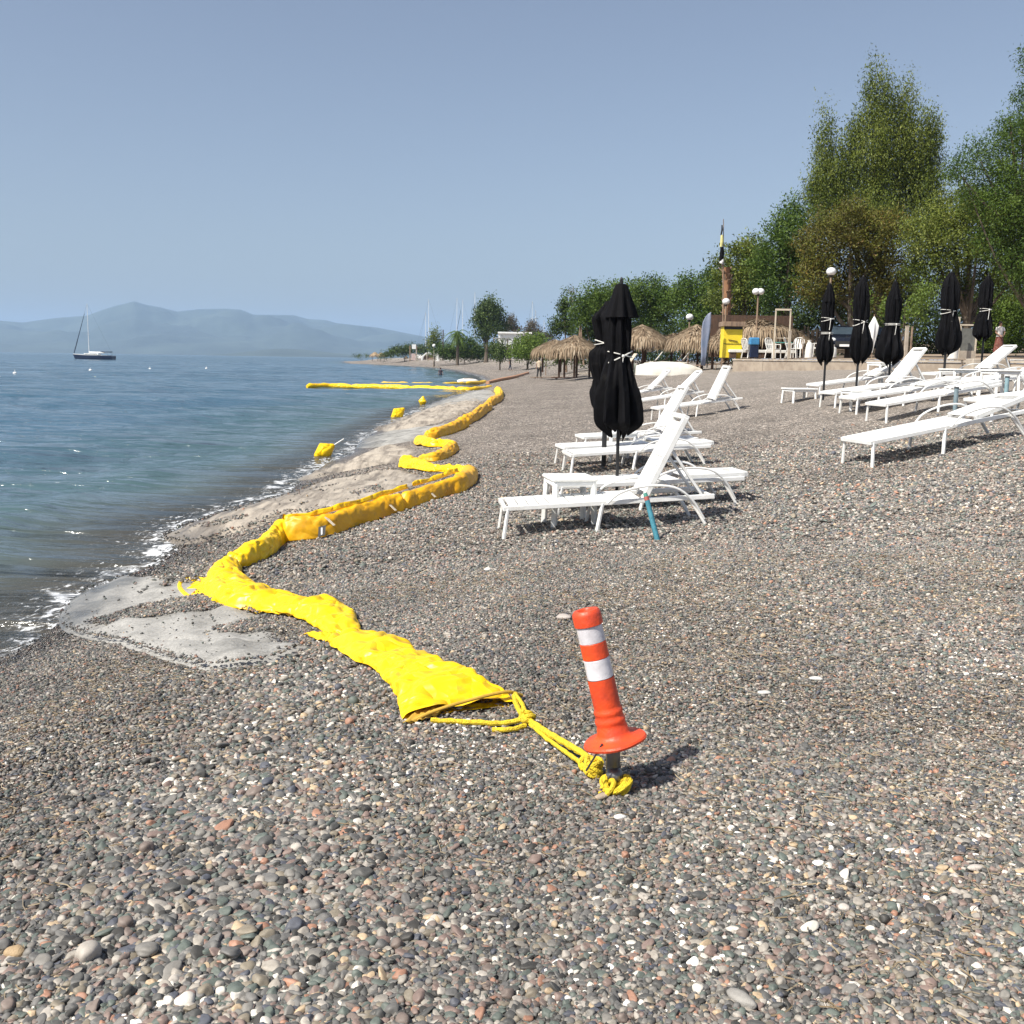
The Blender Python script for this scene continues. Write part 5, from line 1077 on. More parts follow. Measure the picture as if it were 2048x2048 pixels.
def palapa(px, Y, apex_py, eave_py, wpx, posts, label, base=None, seed=1, el=1.0, n=2600, group='thatched beach shelters'):
    b = base or (T(px, Y) if px > 1440 else FB(px, Y)); u = Y / FPX; ap = at(px, apex_py, Y).z - b.z; ev = at(px, eave_py, Y).z - b.z; R0 = wpx * u / 2
    t = empty('thatched_shelter', b, 0, label, 'thatched shelter', group); Hh = (ap - ev) * .8
    mb = MB(); mb.lathe([(R0 * 1.0, ap - Hh - .04), (R0 * .8, ap - Hh * .72), (R0 * .5, ap - Hh * .38), (R0 * .2, ap - Hh * .1), (.01, ap)], 24, Matrix.Diagonal((el, 1, 1, 1)), fn=lambda a, i, z: 1 + .05 * math.sin(a * 5 + seed)); mb.build('roof', M_thatch, t, True)
    o = link('thatch', blades('thatch', n, R0, Hh, ap + .03, .62, seed, el=el), G_thatch, t); o['kind'] = 'stuff'
    for x in posts:
        mb = MB(); xo = (x - px) * u; yo = random.uniform(-.5, .5) * R0; mb.tube([(xo, yo, -.1), (xo, yo, ap - Hh * .6)], .075, 8); mb.build('post', M_wood2, t, True)
    return t
def FBz(px, py, Y): p = at(px, py, Y); return Vector((p.x, Y, p.z))
palapa(1110, 79, 680, 708, 92, (1085, 1120), 'left rear thatched shelter beside the bright hedge', FBz(1110, 742, 79), 2)
palapa(1148, 72, 672, 706, 104, (1118, 1128, 1147, 1153, 1180), 'front left thatched shelter left of the nearest parasol', FBz(1148, 752, 72), 3, n=3600)
palapa(1282, 62, 651, 690, 104, (1268, 1284, 1292, 1345), 'middle thatched shelter just right of the nearest parasol', FBz(1282, 737, 62), 4, n=3600)
palapa(1345, 66, 668, 695, 70, (1340,), 'small thatched shelter between the two larger ones', FBz(1345, 735, 66), 5)
palapa(1390, 60, 651, 692, 112, (1362, 1372, 1392, 1402), 'wide thatched shelter behind the feather flag', FBz(1390, 735, 60), 6, n=3600)
palapa(1435, 56, 668, 700, 70, (1425,), 'low thatched shelter touching the yellow hut', FBz(1435, 735, 56), 7)
palapa(1512, 56, 640, 668, 150, (1475, 1500, 1520, 1545), 'long thatched roof over the beach bar right of the yellow hut', None, 8, 1.0, 4200)
palapa(1585, 58, 660, 690, 70, (1570, 1600), 'dark thatched roof end by the white pergola frame', None, 9)
palapa(750, 330, 704, 714, 22, (745, 756), 'left small thatched parasol on the distant point', FBz(750, 722, 330), 10, n=500)
palapa(763, 320, 705, 714, 20, (760, 768), 'right small thatched parasol on the distant point', FBz(763, 722, 320), 11, n=500)
palapa(812, 300, 712, 718, 10, (812,), 'tiny pale parasol beside the distant sign', FBz(812, 722, 300), 12, n=200)
b = FBz(1160, 690, 84); t = empty('wooden_gable', b, 0, 'small pointed wooden gable above the left thatched roofs', 'gable'); b.z -= 0
u = 84 / FPX
for s in (-1, 1):
    mb = MB(); mb.bar((s * 8 * u, 0, -1.6), (0, 0, 37 * u), .12, .12); mb.build('rafter', M_wood, t)
mb = MB(); mb.add([(-7 * u, .2, 0), (7 * u, .2, 0), (0, .2, 30 * u), (-7 * u, .3, 0), (7 * u, .3, 0), (0, .3, 30 * u)], [(0, 1, 2), (5, 4, 3), (0, 3, 4, 1), (1, 4, 5, 2), (2, 5, 3, 0)]); mb.build('gable_board', M_wood, t)

# ------------------------------------------------------------------ yellow beach hut
b = FBz(1460, 731, 51); t = empty('yellow_hut', b, 0, 'bright yellow wooden lifeguard hut with tan flat roof', 'hut'); u = 51 / FPX
mb = MB(); mb.box((0, 0, (731 - 685) * u), (37 * u, .8, 62 * u), b=.01); mb.build('cabin', M_ycab, t)
mb = MB(); mb.box((0, -.05, 80 * u), (44 * u, 1.1, 9 * u), b=.01); mb.build('roof', M_wood, t)
mb = MB(); mb.box((0, -.02, 72.6 * u), (36 * u, .82, 5.4 * u)); mb.build('dark_opening', M_dark, t)
mb = MB(); mb.box((15 * u, -.2, 8 * u), (11 * u, .35, 19 * u), b=.02); mb.build('yellow_bin', M_ycab, t)
for x in (-17, -4):
    mb = MB(); mb.box((x * u, 0, 7 * u), (.06, .06, 16 * u)); mb.build('leg', M_wood, t)
mb = MB(); mb.box((0, -.415, 42 * u), (36 * u, .02, .02)); mb.build('board_joint', M_dark, t)
mb = MB(); mb.bar((-9 * u, -.43, 50 * u), (9 * u, -.43, 47 * u), .03, .03); mb.build('handle', M_wood2, t)
# feather flag
b = FBz(1406, 731, 50); t = empty('feather_flag', b, 0, 'tall grey blue feather flag left of the yellow hut', 'feather flag'); u = 50 / FPX
mb = MB(); mb.tube([(8 * u, 0, -.1), (12 * u, 0, 104 * u)], [.03, .015], 8); mb.build('pole', M_pole, t, True)
vs = []; fs = []
prof = [(0, -5, 5), (20, -5, 6), (45, -6, 8), (70, -6, 11), (85, -4, 12), (95, 1, 12), (101, 6, 12), (104, 11, 12)]
for i, (h, l, r_) in enumerate(prof):
    for k in range(6): s_ = k / 5; vs.append(((l + (r_ - l) * s_) * u, -.03 * math.sin(s_ * 5 + i * .7) - .02, h * u))
for i in range(len(prof) - 1):
    for k in range(5): fs.append((i * 6 + k, i * 6 + k + 1, (i + 1) * 6 + k + 1, (i + 1) * 6 + k))
o = MB().add(vs, fs).build('banner', mat('banner_cloth', (.34, .36, .45), (.20, .28, .42), 1.4, .7, trans=.3), t, True); sm_ = o.modifiers.new('s', 'SOLIDIFY'); sm_.thickness = .008

# ------------------------------------------------------------------ beach boats and clutter
def rowboat(p, rz, L, m, label, name='rowing_boat'):
    t = empty(name, p, rz, label, 'boat'); vs = []; fs = []; n = 16; mm = 9
    for i in range(n + 1):
        s_ = i / n; w = .45 * math.sin(math.pi * (.06 + s_ * .74)) ** .7 * (1 - .55 * s_ ** 3); h = .80 * math.sin(math.pi * (.14 + .80 * s_)) ** .45
        if s_ > .85: w *= max(.10, (1 - s_) / .15)
        for k in range(mm): a = math.pi * k / (mm - 1); vs.append((L * (s_ - .5), math.cos(a) * w, math.sin(a) ** .7 * h * .85 + .02))
    for i in range(n):
        for k in range(mm - 1): fs.append((i * mm + k, i * mm + k + 1, (i + 1) * mm + k + 1, (i + 1) * mm + k))
    fs.append(tuple(range(mm))); fs.append(tuple(n * mm + k for k in range(mm)))
    MB().add(vs, fs).build('hull', m, t, True); mb = MB(); mb.bar((-L * .30, 0, .64), (L * .26, 0, .66), .04, .05); mb.build('keel', m, t); return t
M_cream = mat('cream_gelcoat', (.80, .78, .70), (.66, .62, .52), 2, .45)
rowboat(G(1338, 752) + Vector((0, 0, 0)), R(6), 3.3, M_cream, 'upturned cream white boat hull on the pebbles behind the loungers')
rowboat(G(1262, 748), R(60), 2.0, mat('greenish_white', (.55, .58, .45), None, 2, .5), 'small greenish white upturned dinghy left of the cream hull', 'dinghy')
for i, (px, py, rz, lb) in enumerate(((1092, 757, .1, 'weathered plank lying before the left shelter'), (1135, 758, .35, 'reddish canoe under the left shelter'), (1175, 750, .5, 'pale board leaning low by the left shelter posts'))):
    p = G(px, py); t = empty('wooden_board', p, rz, lb, 'board', 'boards under the left thatched shelter'); mb = MB(); mb.bar((-1.3, 0, .08), (1.3, .1, .14), .35, .05, bev=.015); mb.build('plank', (M_wood, mat('reddish_wood', (.40, .17, .10), None, 5, .7), M_strap)[i], t)
    mb = MB(); mb.bar((-.9, -.1, .02), (-.9, .2, .02), .08, .06); mb.build('batten', M_wood2, t)
for i in range(7):
    px = (1250, 1302, 1322, 1358, 1385, 1420, 1342)[i]; p = FBz(px, (737, 733, 731, 733, 730, 732, 738)[i], 59 + i % 3)
    t = empty('folded_beach_chair', p, random.uniform(-.5, .5), ('striped folded chair by the left post of the middle shelter', 'cream cushion chair under the middle shelter', 'brown low chair between the middle posts', 'pale chair at the foot of the small shelter', 'dark folded chair under the wide shelter', 'white chair left of the yellow hut', 'low tan chair in front of the small shelter')[i], 'beach chair', 'chairs stored under the shelters')
    m_ = (M_strap, M_cream, M_wood2, M_white2, M_wood2, M_white2, M_wood)[i]
    mb = MB(); mb.bar((-.4, 0, .2), (.25, 0, .32), .5, .03); mb.build('seat', m_, t); mb = MB(); mb.bar((.2, 0, .3), (.62, 0, .85), .5, .03); mb.build('backrest', m_, t)
    for s in (-1, 1):
        mb = MB(); mb.bar((-.35, s * .25, 0), (.4, s * .25, .45), .03, .03); mb.build('frame', M_wood2, t)
p = G(1425, 748); lounger(1400, 742, 10, 40, 'weathered slatted lounger in front of the yellow hut', 'old loungers by the hut', 1.0, M_wood)

def garden_chair(p, rz, label, m=None):
    m = m or M_white2
    t = empty('garden_chair', p, rz, label, 'chair', 'white plastic garden chairs on the terrace')
    mb = MB(); mb.box((0, 0, .42), (.46, .44, .04), b=.012); mb.build('seat', m, t)
    for k in range(4):
        mb = MB(); mb.bar((-.16 + k * .107, .22, .42), (-.17 + k * .115, .34, .88), .06, .02); mb.build('back_slat', m, t)
    mb = MB(); mb.tube(catmull([(-.22, .2, .42), (-.24, .32, .8), (-.12, .36, .93), (.12, .36, .93), (.24, .32, .8), (.22, .2, .42)], 4), .018, 6); mb.build('back_frame', m, t, True)
    for s in (-1, 1):
        mb = MB(); mb.bar((s * .25, -.2, .64), (s * .25, .26, .66), .05, .025); mb.build('armrest', m, t)
        mb = MB(); mb.bar((s * .25, -.18, .65), (s * .26, -.22, 0), .045, .035); mb.build('leg', m, t); mb = MB(); mb.bar((s * .23, .2, .42), (s * .25, .28, 0), .045, .035); mb.build('leg', m, t)
    return t
for px, Y, rz, lb in ((1546, 48, .6, 'white garden chair left of the pergola frame'), (1583, 48, 1.2, 'white garden chair inside the pergola frame'), (1592, 49.5, -.6, 'white garden chair behind the green topped table'), (1624, 48, -1.7, 'white garden chair right of the white fence post'), (1638, 49, -1.5, 'white garden chair next to the one right of the post'), (1498, 50, 2.0, 'white garden chair left of the blue bin')):
    garden_chair(T(px, Y), rz, lb)
t = empty('bar_table', T(1562, 49), 0, 'small teal topped table inside the pergola frame', 'table'); mb = MB(); mb.box((0, 0, .72), (.8, .7, .04), b=.01); mb.build('table_top', mat('teal_top', (.10, .35, .30), None, 5, .5), t)
for s in (-1, 1):
    for q in (-1, 1): mb = MB(); mb.bar((s * .36, q * .3, .7), (s * .36, q * .3, 0), .04, .04); mb.build('leg', M_white2, t)
t = empty('blue_bin', T(1506, 49.5), 0, 'blue waste bin in front of the beach bar', 'bin'); mb = MB(); mb.box((0, 0, .38), (.42, .4, .72), b=.04); mb.build('body', M_navy, t); mb = MB(); mb.box((0, -.02, .80), (.46, .44, .36), b=.05); mb.build('hood', M_blue, t)
t = empty('low_white_counter', T(1522, 50.5), 0, 'long low white bench in front of the beach bar', 'bench'); mb = MB(); mb.box((0, 0, .33), (3.2, .4, .14), b=.02); mb.build('top', M_white2, t)
for x in (-1.4, 0, 1.4): mb = MB(); mb.box((x, 0, .13), (.3, .3, .28)); mb.build('foot', M_wood2, t)
t = empty('bar_counter', T(1512, 56), 0, 'dark beach bar counter under the long thatched roof', 'bar counter'); mb = MB(); mb.box((0, 0, .55), (4.2, .6, 1.1), b=.01); mb.build('counter', M_wood2, t); mb = MB(); mb.box((0, -.02, 1.13), (4.4, .7, .05)); mb.build('counter_top', M_wood, t)
mb = MB(); mb.box((0, 1.6, 1.1), (4.6, .1, 2.3)); mb.build('back_wall', M_wood2, t)
t = empty('pergola_frame', T(1560, 47.5), 0, 'thin pale rectangular frame standing beside the bar', 'pergola frame'); u = 47.5 / FPX
for x in (-13, 16): mb = MB(); mb.box((x * u, 0, 47 * u), (.055, .055, 96 * u)); mb.build('post', M_strap, t)
mb = MB(); mb.box((1.5 * u, 0, 95 * u), (31 * u, .08, .08)); mb.build('beam', M_strap, t)
mb = MB(); mb.box((1.5 * u, .05, 40 * u), (28 * u, .03, .03)); mb.build('rail', M_strap, t)
for px, Y, hpx, wpx, m_, lb in ((1577, 47, 52, 5, M_conc2, 'thick white post at the pergola corner'), (1604, 47.5, 42, 2, M_wood, 'thin wooden stake right of the garden chairs'), (1810, 40, 62, 6, M_conc2, 'pale wooden post left of the widest parasol'), (1820, 41, 60, 3, M_wood, 'brown post next to the pale wooden post'), (1795, 42, 58, 2, M_wood, 'thin post at the left side of the glass screen'), (1912, 38, 80, 4, M_strap, 'pinkish post right of the widest parasol')):
    b = T(px, Y); u = Y / FPX; t = empty('fence_post', b, 0, lb, 'post', 'posts on the terrace'); mb = MB(); mb.box((0, 0, hpx * u / 2), (wpx * u, wpx * u, hpx * u), b=.006); mb.build('shaft', m_, t); mb = MB(); mb.box((0, 0, hpx * u + .02), (wpx * u * 1.15, wpx * u * 1.15, .03)); mb.build('cap', m_, t)
for px, Y, wpx, hpx, lb in ((1786, 43, 14, 50, 'narrow dusty glass screen left of the pale post'), (1932, 38.5, 32, 66, 'tall dusty glass screen right of the widest parasol')):
    b = T(px, Y); u = Y / FPX; t = empty('wind_screen', b, 0, lb, 'glass screen', 'glass screens on the terrace'); mb = MB(); mb.box((0, 0, hpx * u * .5), (wpx * u, .03, hpx * u * .8)); mb.build('pane', M_glass, t)
    for s in (-1, 1): mb = MB(); mb.box((s * wpx * u / 2, 0, hpx * u / 2), (.06, .06, hpx * u)); mb.build('frame', M_strap, t)
    mb = MB(); mb.box((0, 0, hpx * u), (wpx * u, .06, .05)); mb.build('top_rail', M_strap, t); mb = MB(); mb.box((0, 0, .15), (wpx * u, .08, .3)); mb.build('plinth', M_conc2, t)
# wooden slat fence behind the posts
b = T(1640, 60); t = empty('reed_fence', b, 0, 'grey reed and slat fence in the shade behind the terrace', 'fence')
fsl = MB().box((0, 0, .7), (.11, .03, 1.4)).mesh('slat'); fsl.materials.append(M_bark)
for i in range(46):
    o = link('slat', fsl, None, t); o.location = (-1.2 + i * .135, .4 * math.sin(i * .1), 0); o.rotation_euler = (random.uniform(-.04, .04), random.uniform(-.05, .05), 0); o.scale = (1, 1, random.uniform(.85, 1.1))
# globe lamps
for px, py, Y, two, lb in ((1376, 634, 64, 0, 'globe lamp above the wide thatched shelter'), (1447, 603, 56, 0, 'globe lamp in front of the leafless palm trunk'), (1510, 583, 54, 1, 'double globe lamp above the beach bar'), (1652, 543, 50, 0, 'largest globe lamp above the first of the far parasols'), (1054, 700, 140, 0, 'tiny globe lamp on the bright hedge'), (1092, 693, 100, 0, 'tiny globe lamp above the left shelters')):
    g = at(px, py, Y); b = T(px, Y) if px > 1440 else FB(px, Y); t = empty('globe_lamp', b, 0, lb, 'lamp', 'white globe lamps'); r_ = (9.5 if Y < 52 else 7.5 if Y < 70 else 5) * Y / FPX; h = g.z - b.z
    mb = MB(); mb.tube([(0, 0, -.1), (0, 0, h - r_ * .8)], .045, 8); mb.build('pole', M_wood, t, True); mb = MB(); mb.tube([(0, 0, h - r_ * 1.15), (0, 0, h - r_ * .75)], [r_ * .3, r_ * .55], 10); mb.build('collar', M_pole, t, True)
    for dx in ((-.5, .5) if two else (0,)): mb = MB(); mb.ball((dx * r_ * 1.2, 0, h), r_, 16, 10, (1, 1, .85)); mb.build('globe', M_globe, t, True)
# white furled cloth parasol between the black ones, white bundles
b = T(1743, 44); t = empty('white_furled_parasol', b, 0, 'white furled cloth hanging between two black parasols', 'parasol'); u = 44 / FPX
mb = MB(); mb.lathe([(.02, 10 * u), (.06, 22 * u), (.17, 48 * u), (.20, 62 * u), (.08, 74 * u), (.02, 80 * u)], 24, fn=lambda a, i, z: 1 + .15 * math.sin(6 * a)); mb.build('cloth', M_wpaint, t, True); mb = MB(); mb.tube([(0, 0, 0), (0, 0, 84 * u)], .02, 8); mb.build('pole', M_wood, t, True)
for px, Y, sx, sz, lb in ((1617, 47, .34, .72, 'pinkish white sack left of the first far parasol'), (1663, 46, .42, .5, 'pale paper sack right of the first far parasol'), (1905, 37, .35, 1.3, 'white sheet hung behind the widest parasol')):
    b = T(px, Y); t = empty('sack', b, .3, lb, 'sack', 'pale sacks on the terrace'); mb = MB(); mb.lathe([(.01, 0), (sx * .5, .02), (sx * .52, sz * .4), (sx * .42, sz * .85), (sx * .2, sz)], 14, fn=lambda a, i, z: 1 + .10 * math.sin(a * 3 + z * 6)); mb.build('bag', M_white2, t, True); mb = MB(); mb.lathe([(sx * .2, sz - .01), (sx * .26, sz + .08)], 12); mb.build('bag_neck', M_white2, t, True)

# ------------------------------------------------------------------ parked dark car, seen from its front
def car(p, rz, label):
    t = empty('parked_car', p, rz, label, 'car'); secs = [(-2.1, .35, .62, .82), (-2.0, .28, .80, .86), (-1.1, .25, .95, .88), (-.55, .25, 1.42, .80), (.3, .25, 1.5, .80), (1.2, .25, 1.45, .80), (1.9, .25, 1.0, .86), (2.1, .35, .8, .82)]
    vs = []; fs = []; m_ = 14
    for x, z0, z1, w in secs:
        for k in range(m_):
            a = 2 * math.pi * k / m_; ca, sa = math.cos(a), math.sin(a); e = .55
            zz = (z0 + z1) / 2 + math.copysign(abs(sa) ** e, sa) * (z1 - z0) / 2; nar = 1 - .22 * max(0, (zz - .95) / .55)
            vs.append((math.copysign(abs(ca) ** e, ca) * w * nar, x, zz))
    for i in range(len(secs) - 1):
        for k in range(m_): fs.append((i * m_ + k, i * m_ + (k + 1) % m_, (i + 1) * m_ + (k + 1) % m_, (i + 1) * m_ + k))
    fs.append(tuple(range(m_))); fs.append(tuple((len(secs) - 1) * m_ + k for k in range(m_)))
    mb = MB().add(vs, fs); o = mb.build('body', mat('dark_car_paint', (.012, .016, .030), None, 2, .18, metal=.3), t, True)
    mb = MB(); mb.add([(-.66, -1.06, 1.0), (.66, -1.06, 1.0), (.56, -.62, 1.37), (-.56, -.62, 1.37)], [(0, 1, 2, 3)]); mb.build('windscreen', mat('windscreen_glass', (.05, .07, .09), None, 2, .05), t)
    for s in (-1, 1):
        mb = MB(); mb.ball((s * .58, -2.03, .70), .14, 12, 8, (1.2, .5, .75)); mb.build('headlight', mat('headlight_glass', (.75, .78, .80), None, 3, .15), t, True)
        for y in (-1.3, 1.3):
            w_ = link('wheel', MB().lathe([(.20, -.1), (.31, -.09), (.32, .0), (.31, .09), (.20, .1)], 20).mesh('wheel'), M_dark, t, True); w_.location = (s * .8, y, .32); w_.rotation_euler = (0, R(90), 0)
            mb = MB(); mb.lathe([(.001, .02), (.19, .03), (.2, .0)], 14); h = mb.build('rim', M_steel, w_, True)
        mb = MB(); mb.box((s * .95, -.85, .98), (.18, .1, .13), b=.02); mb.build('mirror', M_navy, t)
    mb = MB(); mb.box((0, -2.12, .52), (.9, .04, .22)); mb.build('grille', M_dark, t); mb = MB(); mb.box((0, -2.15, .42), (.5, .02, .11)); mb.build('number_plate', M_wpaint, t); return t
car(T(1682, 54), R(-14), 'dark blue car parked in the shade between two black parasols')
car(T(1745, 57), R(-4), 'black car mostly hidden behind the middle black parasols')['label'] = 'black car mostly hidden behind the middle black parasols'

# ------------------------------------------------------------------ people
def person(p, rz, Hh, label, top, low, skirt=False, arms=((.28, .02, 1.12), (.30, -.06, .88)), arms2=None, sit=0, legs=None, lowcol=True, name='person'):
    t = empty(name, p, rz, label, 'person', 'people on the beach'); s = Hh / 1.72; V = []; E = []; RR = []
    def v(x, y, z, r): V.append((x * s, y * s, z * s)); RR.append(r * s); return len(V) - 1
    pel = v(0, 0, .95, .135); sp = v(0, .01, 1.12, .115); ch = v(0, 0, 1.30, .14); nk = v(0, -.01, 1.45, .052); hb = v(0, -.02, 1.53, .075); hd = v(0, -.02, 1.61, .095); ht = v(0, -.01, 1.68, .07)
    E += [(pel, sp), (sp, ch), (ch, nk), (nk, hb), (hb, hd), (hd, ht)]
    no = v(0, -.115, 1.60, .014); E.append((hd, no))
    for sg, am in ((-1, arms), (1, arms2 or arms)):
        sh = v(sg * .17, 0, 1.39, .052); (ex, ey, ez), (wx, wy, wz) = am; el_ = v(sg * ex, ey, ez, .036); wr = v(sg * wx, wy, wz, .025); d = Vector((sg * (wx - ex), wy - ey, wz - ez)).normalized()
        pm = v(sg * wx + d.x * .06, wy + d.y * .06, wz + d.z * .06, .030); E += [(ch, sh), (sh, el_), (el_, wr), (wr, pm)]
        pp = Vector((sg * wx, wy, wz)) + d * .06; sd_ = d.cross(Vector((0, 1, 0.2))).normalized()
        for k in range(4):
            f1 = v(*(pp + d * .055 + sd_ * (k - 1.5) * .022), .009); f2 = v(*(pp + d * (.095 - .008 * abs(k - 1.5)) + sd_ * (k - 1.5) * .024 + Vector((0, -.012, 0))), .008); E += [(pm, f1), (f1, f2)]
        th = v(*(pp - d * .01 - sd_ * .045 + Vector((0, -.02, 0))), .010); E.append((wr, th))
        lx = sg * .09; kn_ = (lx + sg * .01, -.03 + (legs[0] if legs and sg > 0 else -(legs[0]) if legs else 0), .50); ft = (lx + sg * .01, (legs[1] if legs and sg > 0 else -(legs[1]) if legs else 0), .08)
        hp = v(lx, 0, .88, .095); k_ = v(*kn_, .058); an = v(*ft, .036); to = v(ft[0] + sg * .02, ft[1] - .16, .035, .032); E += [(pel, hp), (hp, k_), (k_, an), (an, to)]
    me = bpy.data.meshes.new('body'); me.from_pydata(V, E, []); me.update(); o = link('body', me, M_skin, t)
    md = o.modifiers.new('skin', 'SKIN'); md.use_smooth_shade = True
    for i, sv in enumerate(me.skin_vertices[0].data if me.skin_vertices else []): sv.radius = (RR[i], RR[i])
    if not me.skin_vertices:
        pass
    me.materials[0] = M_skin
    sb = o.modifiers.new('sub', 'SUBSURF'); sb.levels = sb.render_levels = 1
    mb = MB(); mb.lathe([(.155 * s, .93 * s), (.15 * s, 1.05 * s), (.15 * s, 1.2 * s), (.185 * s, 1.33 * s), (.16 * s, 1.42 * s), (.07 * s, 1.47 * s)], 20, Matrix.Diagonal((1.1, .82, 1, 1)), fn=lambda a, i, z: 1 + .03 * math.sin(a * 5 + z * 9)); mb.build('shirt', top, t, True)
    for sg, am in ((-1, arms), (1, arms2 or arms)):
        e_ = am[0]; mb = MB(); mb.tube([(sg * .15 * s, 0, 1.41 * s), (sg * (.17 * .4 + e_[0] * .6) * s, e_[1] * .6 * s, (1.39 * .4 + e_[2] * .6) * s)], [.075 * s, .062 * s], 10); mb.build('sleeve', top, t, True)
    if skirt: mb = MB(); mb.lathe([(.145 * s, .98 * s), (.19 * s, .85 * s), (.23 * s, .5 * s), (.27 * s, .14 * s)], 28, Matrix.Diagonal((1, .8, 1, 1)), fn=lambda a, i, z: 1 + .07 * math.sin(a * 9) * i / 3); mb.build('skirt', low, t, True)
    else:
        for sg in (-1, 1):
            L0 = legs[0] * sg if legs else 0; L1 = legs[1] * sg if legs else 0
            mb = MB(); mb.tube([(sg * .07 * s, 0, 1.0 * s), (sg * .09 * s, 0, .86 * s), (sg * .10 * s, (-.03 + L0) * s, .5 * s), (sg * .10 * s, L1 * s, .14 * s)], [.10 * s, .108 * s, .072 * s, .055 * s], 12); mb.build('trouser_leg', low, t, True)
    mb = MB(); mb.ball((0, .012 * s, 1.64 * s), .108 * s, 14, 10, (.95, 1, 1.0)); mb.build('hair', M_hair, t, True)
    return t
M_red = mat('maroon_pattern', (.13, .02, .02), (.26, .13, .09), 14, .8); M_beige = mat('beige_cloth', (.55, .45, .33), None, 8, .8); M_shirt = mat('white_shirt', (.75, .73, .72), None, 8, .8)
pw = FBz(1996, 709, 52); person(pw, .1, 1.62, 'woman in white top and long maroon patterned skirt by the hedge', M_shirt, M_red, True, ((.26, -.05, 1.14), (.12, -.20, 1.02)))
pw = G(1078, 757); person(pw, 2.6, 1.7, 'person in pale top and dark leggings by the left shelter', M_beige, M_dark, False, ((.27, -.05, 1.2), (.20, -.25, 1.3)), ((.28, 0, 1.14), (.30, -.06, .9)), legs=(.08, .14))
pw = G(1020, 741); person(pw, 1.2, 1.7, 'distant beach walker in white cap and black clothes', M_dark, M_navy, False, legs=(.14, .24))
pw = onz(881, 751); pw.z = -.75; person(pw, 2.9, 1.72, 'bather standing waist deep beyond the floating boom', mat('dark_swimwear', (.05, .035, .05), None, 5, .7), M_navy, False)

# ------------------------------------------------------------------ boats on the water and masts behind the far shore
def yacht(p, rz, L, mh, label, hullm, hide=False, cat='sailing yacht', group='sailing yachts', sail=True):
    t = empty('sailing_yacht', p, rz, label, cat, group); n = 20; mm = 9
    def hull(z0, z1, m, name, inset=0):
        vs = []; fs = []
        for i in range(n + 1):
            s_ = i / n; w = L * .14 * (math.sin(math.pi * (.5 + .5 * s_) ) ** .55 if s_ > .0 else 1); w = L * .14 * min(1, (1 - s_ ** 3.0)) * (.78 + .22 * math.sin(math.pi * min(1, s_ * 1.5))); w = max(w - inset, .02)
            sh = .03 * L * s_ ** 2
            for k, (zz, ww) in enumerate(((z0, .80), ((z0 + z1) / 2, .96), (z1 + sh, 1))):
                x = -L / 2 + L * s_ * (.94 + .06 * (k / 2)); vs += [(x, -w * ww, zz), (x, w * ww, zz)]
        for i in range(n):
            for k in range(2):
                for s2 in (0, 1): fs.append((i * 6 + k * 2 + s2, i * 6 + (k + 1) * 2 + s2, (i + 1) * 6 + (k + 1) * 2 + s2, (i + 1) * 6 + k * 2 + s2))
            fs.append((i * 6 + 4, i * 6 + 5, (i + 1) * 6 + 5, (i + 1) * 6 + 4))
        fs.append((0, 1, 3, 2)); fs.append((2, 3, 5, 4)); return MB().add(vs, fs).build(name, m, t)
    hull(-.3, L * .075, hullm, 'hull'); hull(L * .0755, L * .092, M_wpaint, 'deck', .03)
    mb = MB(); mb.box((L * .02, 0, L * .115), (L * .36, L * .15, L * .035), b=L * .012); cb = mb.build('cabin', M_wpaint, t); mb = MB(); mb.box((L * .02, 0, L * .118), (L * .30, L * .153, L * .012)); mb.build('window_band', M_dark, cb)
    mb = MB(); mb.tube([(L * .10, 0, L * .08), (L * .10, 0, mh)], [L * .008, L * .005], 8); ms = mb.build('mast', M_wpaint, t, True)
    for f in (.45, .7): mb = MB(); mb.bar((L * .10, -L * .06, mh * f), (L * .10, L * .06, mh * f), .06, .05); mb.build('spreader', M_wpaint, ms)
    if sail:
        mb = MB(); mb.tube([(L * .10, 0, L * .16), (-L * .28, 0, L * .155)], L * .014, 8); mb.build('boom_with_sail', M_wpaint, t, True)
        mb = MB(); mb.tube([(L * .47, 0, L * .13), (L * .17, 0, mh * .82)], [L * .010, L * .004], 8); mb.build('furled_jib', M_navy, t, True)
        mb = MB(); mb.box((-L * .33, 0, L * .17), (L * .2, L * .2, L * .02), b=L * .008); bi = mb.build('bimini', M_navy, t)
        for s in (-1, 1): mb = MB(); mb.tube([(-L * .4, s * L * .09, L * .09), (-L * .38, s * L * .09, L * .17)], .03, 6); mb.build('bimini_pole', M_steel, bi)
    mb = MB(); mb.tube([(L * .49, 0, L * .12), (L * .10, 0, mh)], .02, 5); mb.tube([(-L * .48, 0, L * .10), (L * .10, 0, mh)], .015, 5); mb.build('stays', M_pole, t); return t
yacht(onz(187, 718.2), R(174), 15.3, 19.5, 'dark hulled sailing yacht with bare mast anchored off the left', M_navy)
for i, (px, tpy, Y, lb) in enumerate(((863, 598, 420, 'bright mast left of the far palm'), (857, 625, 430, 'shorter mast beside the left bright mast'), (919, 596, 420, 'mast directly above the far palm'), (930, 600, 440, 'thin mast right of the palm mast'), (954, 584, 410, 'thin dark mast left of the far pine'), (1068, 602, 400, 'bright mast above the white pavilion side'), (1074, 620, 420, 'short mast right of the bright right mast'), (1016, 640, 430, 'stub mast above the white pavilion'), (1090, 640, 410, 'shortest mast above the left shelters'))):
    b = FB(px, Y); tp = at(px, tpy, Y); yacht(b, R(180 + i * 7), 12, tp.z - b.z, 'moored yacht seen as a ' + lb, M_wpaint, cat='sailing yacht', group='yacht masts of the far marina', sail=i in (3,))
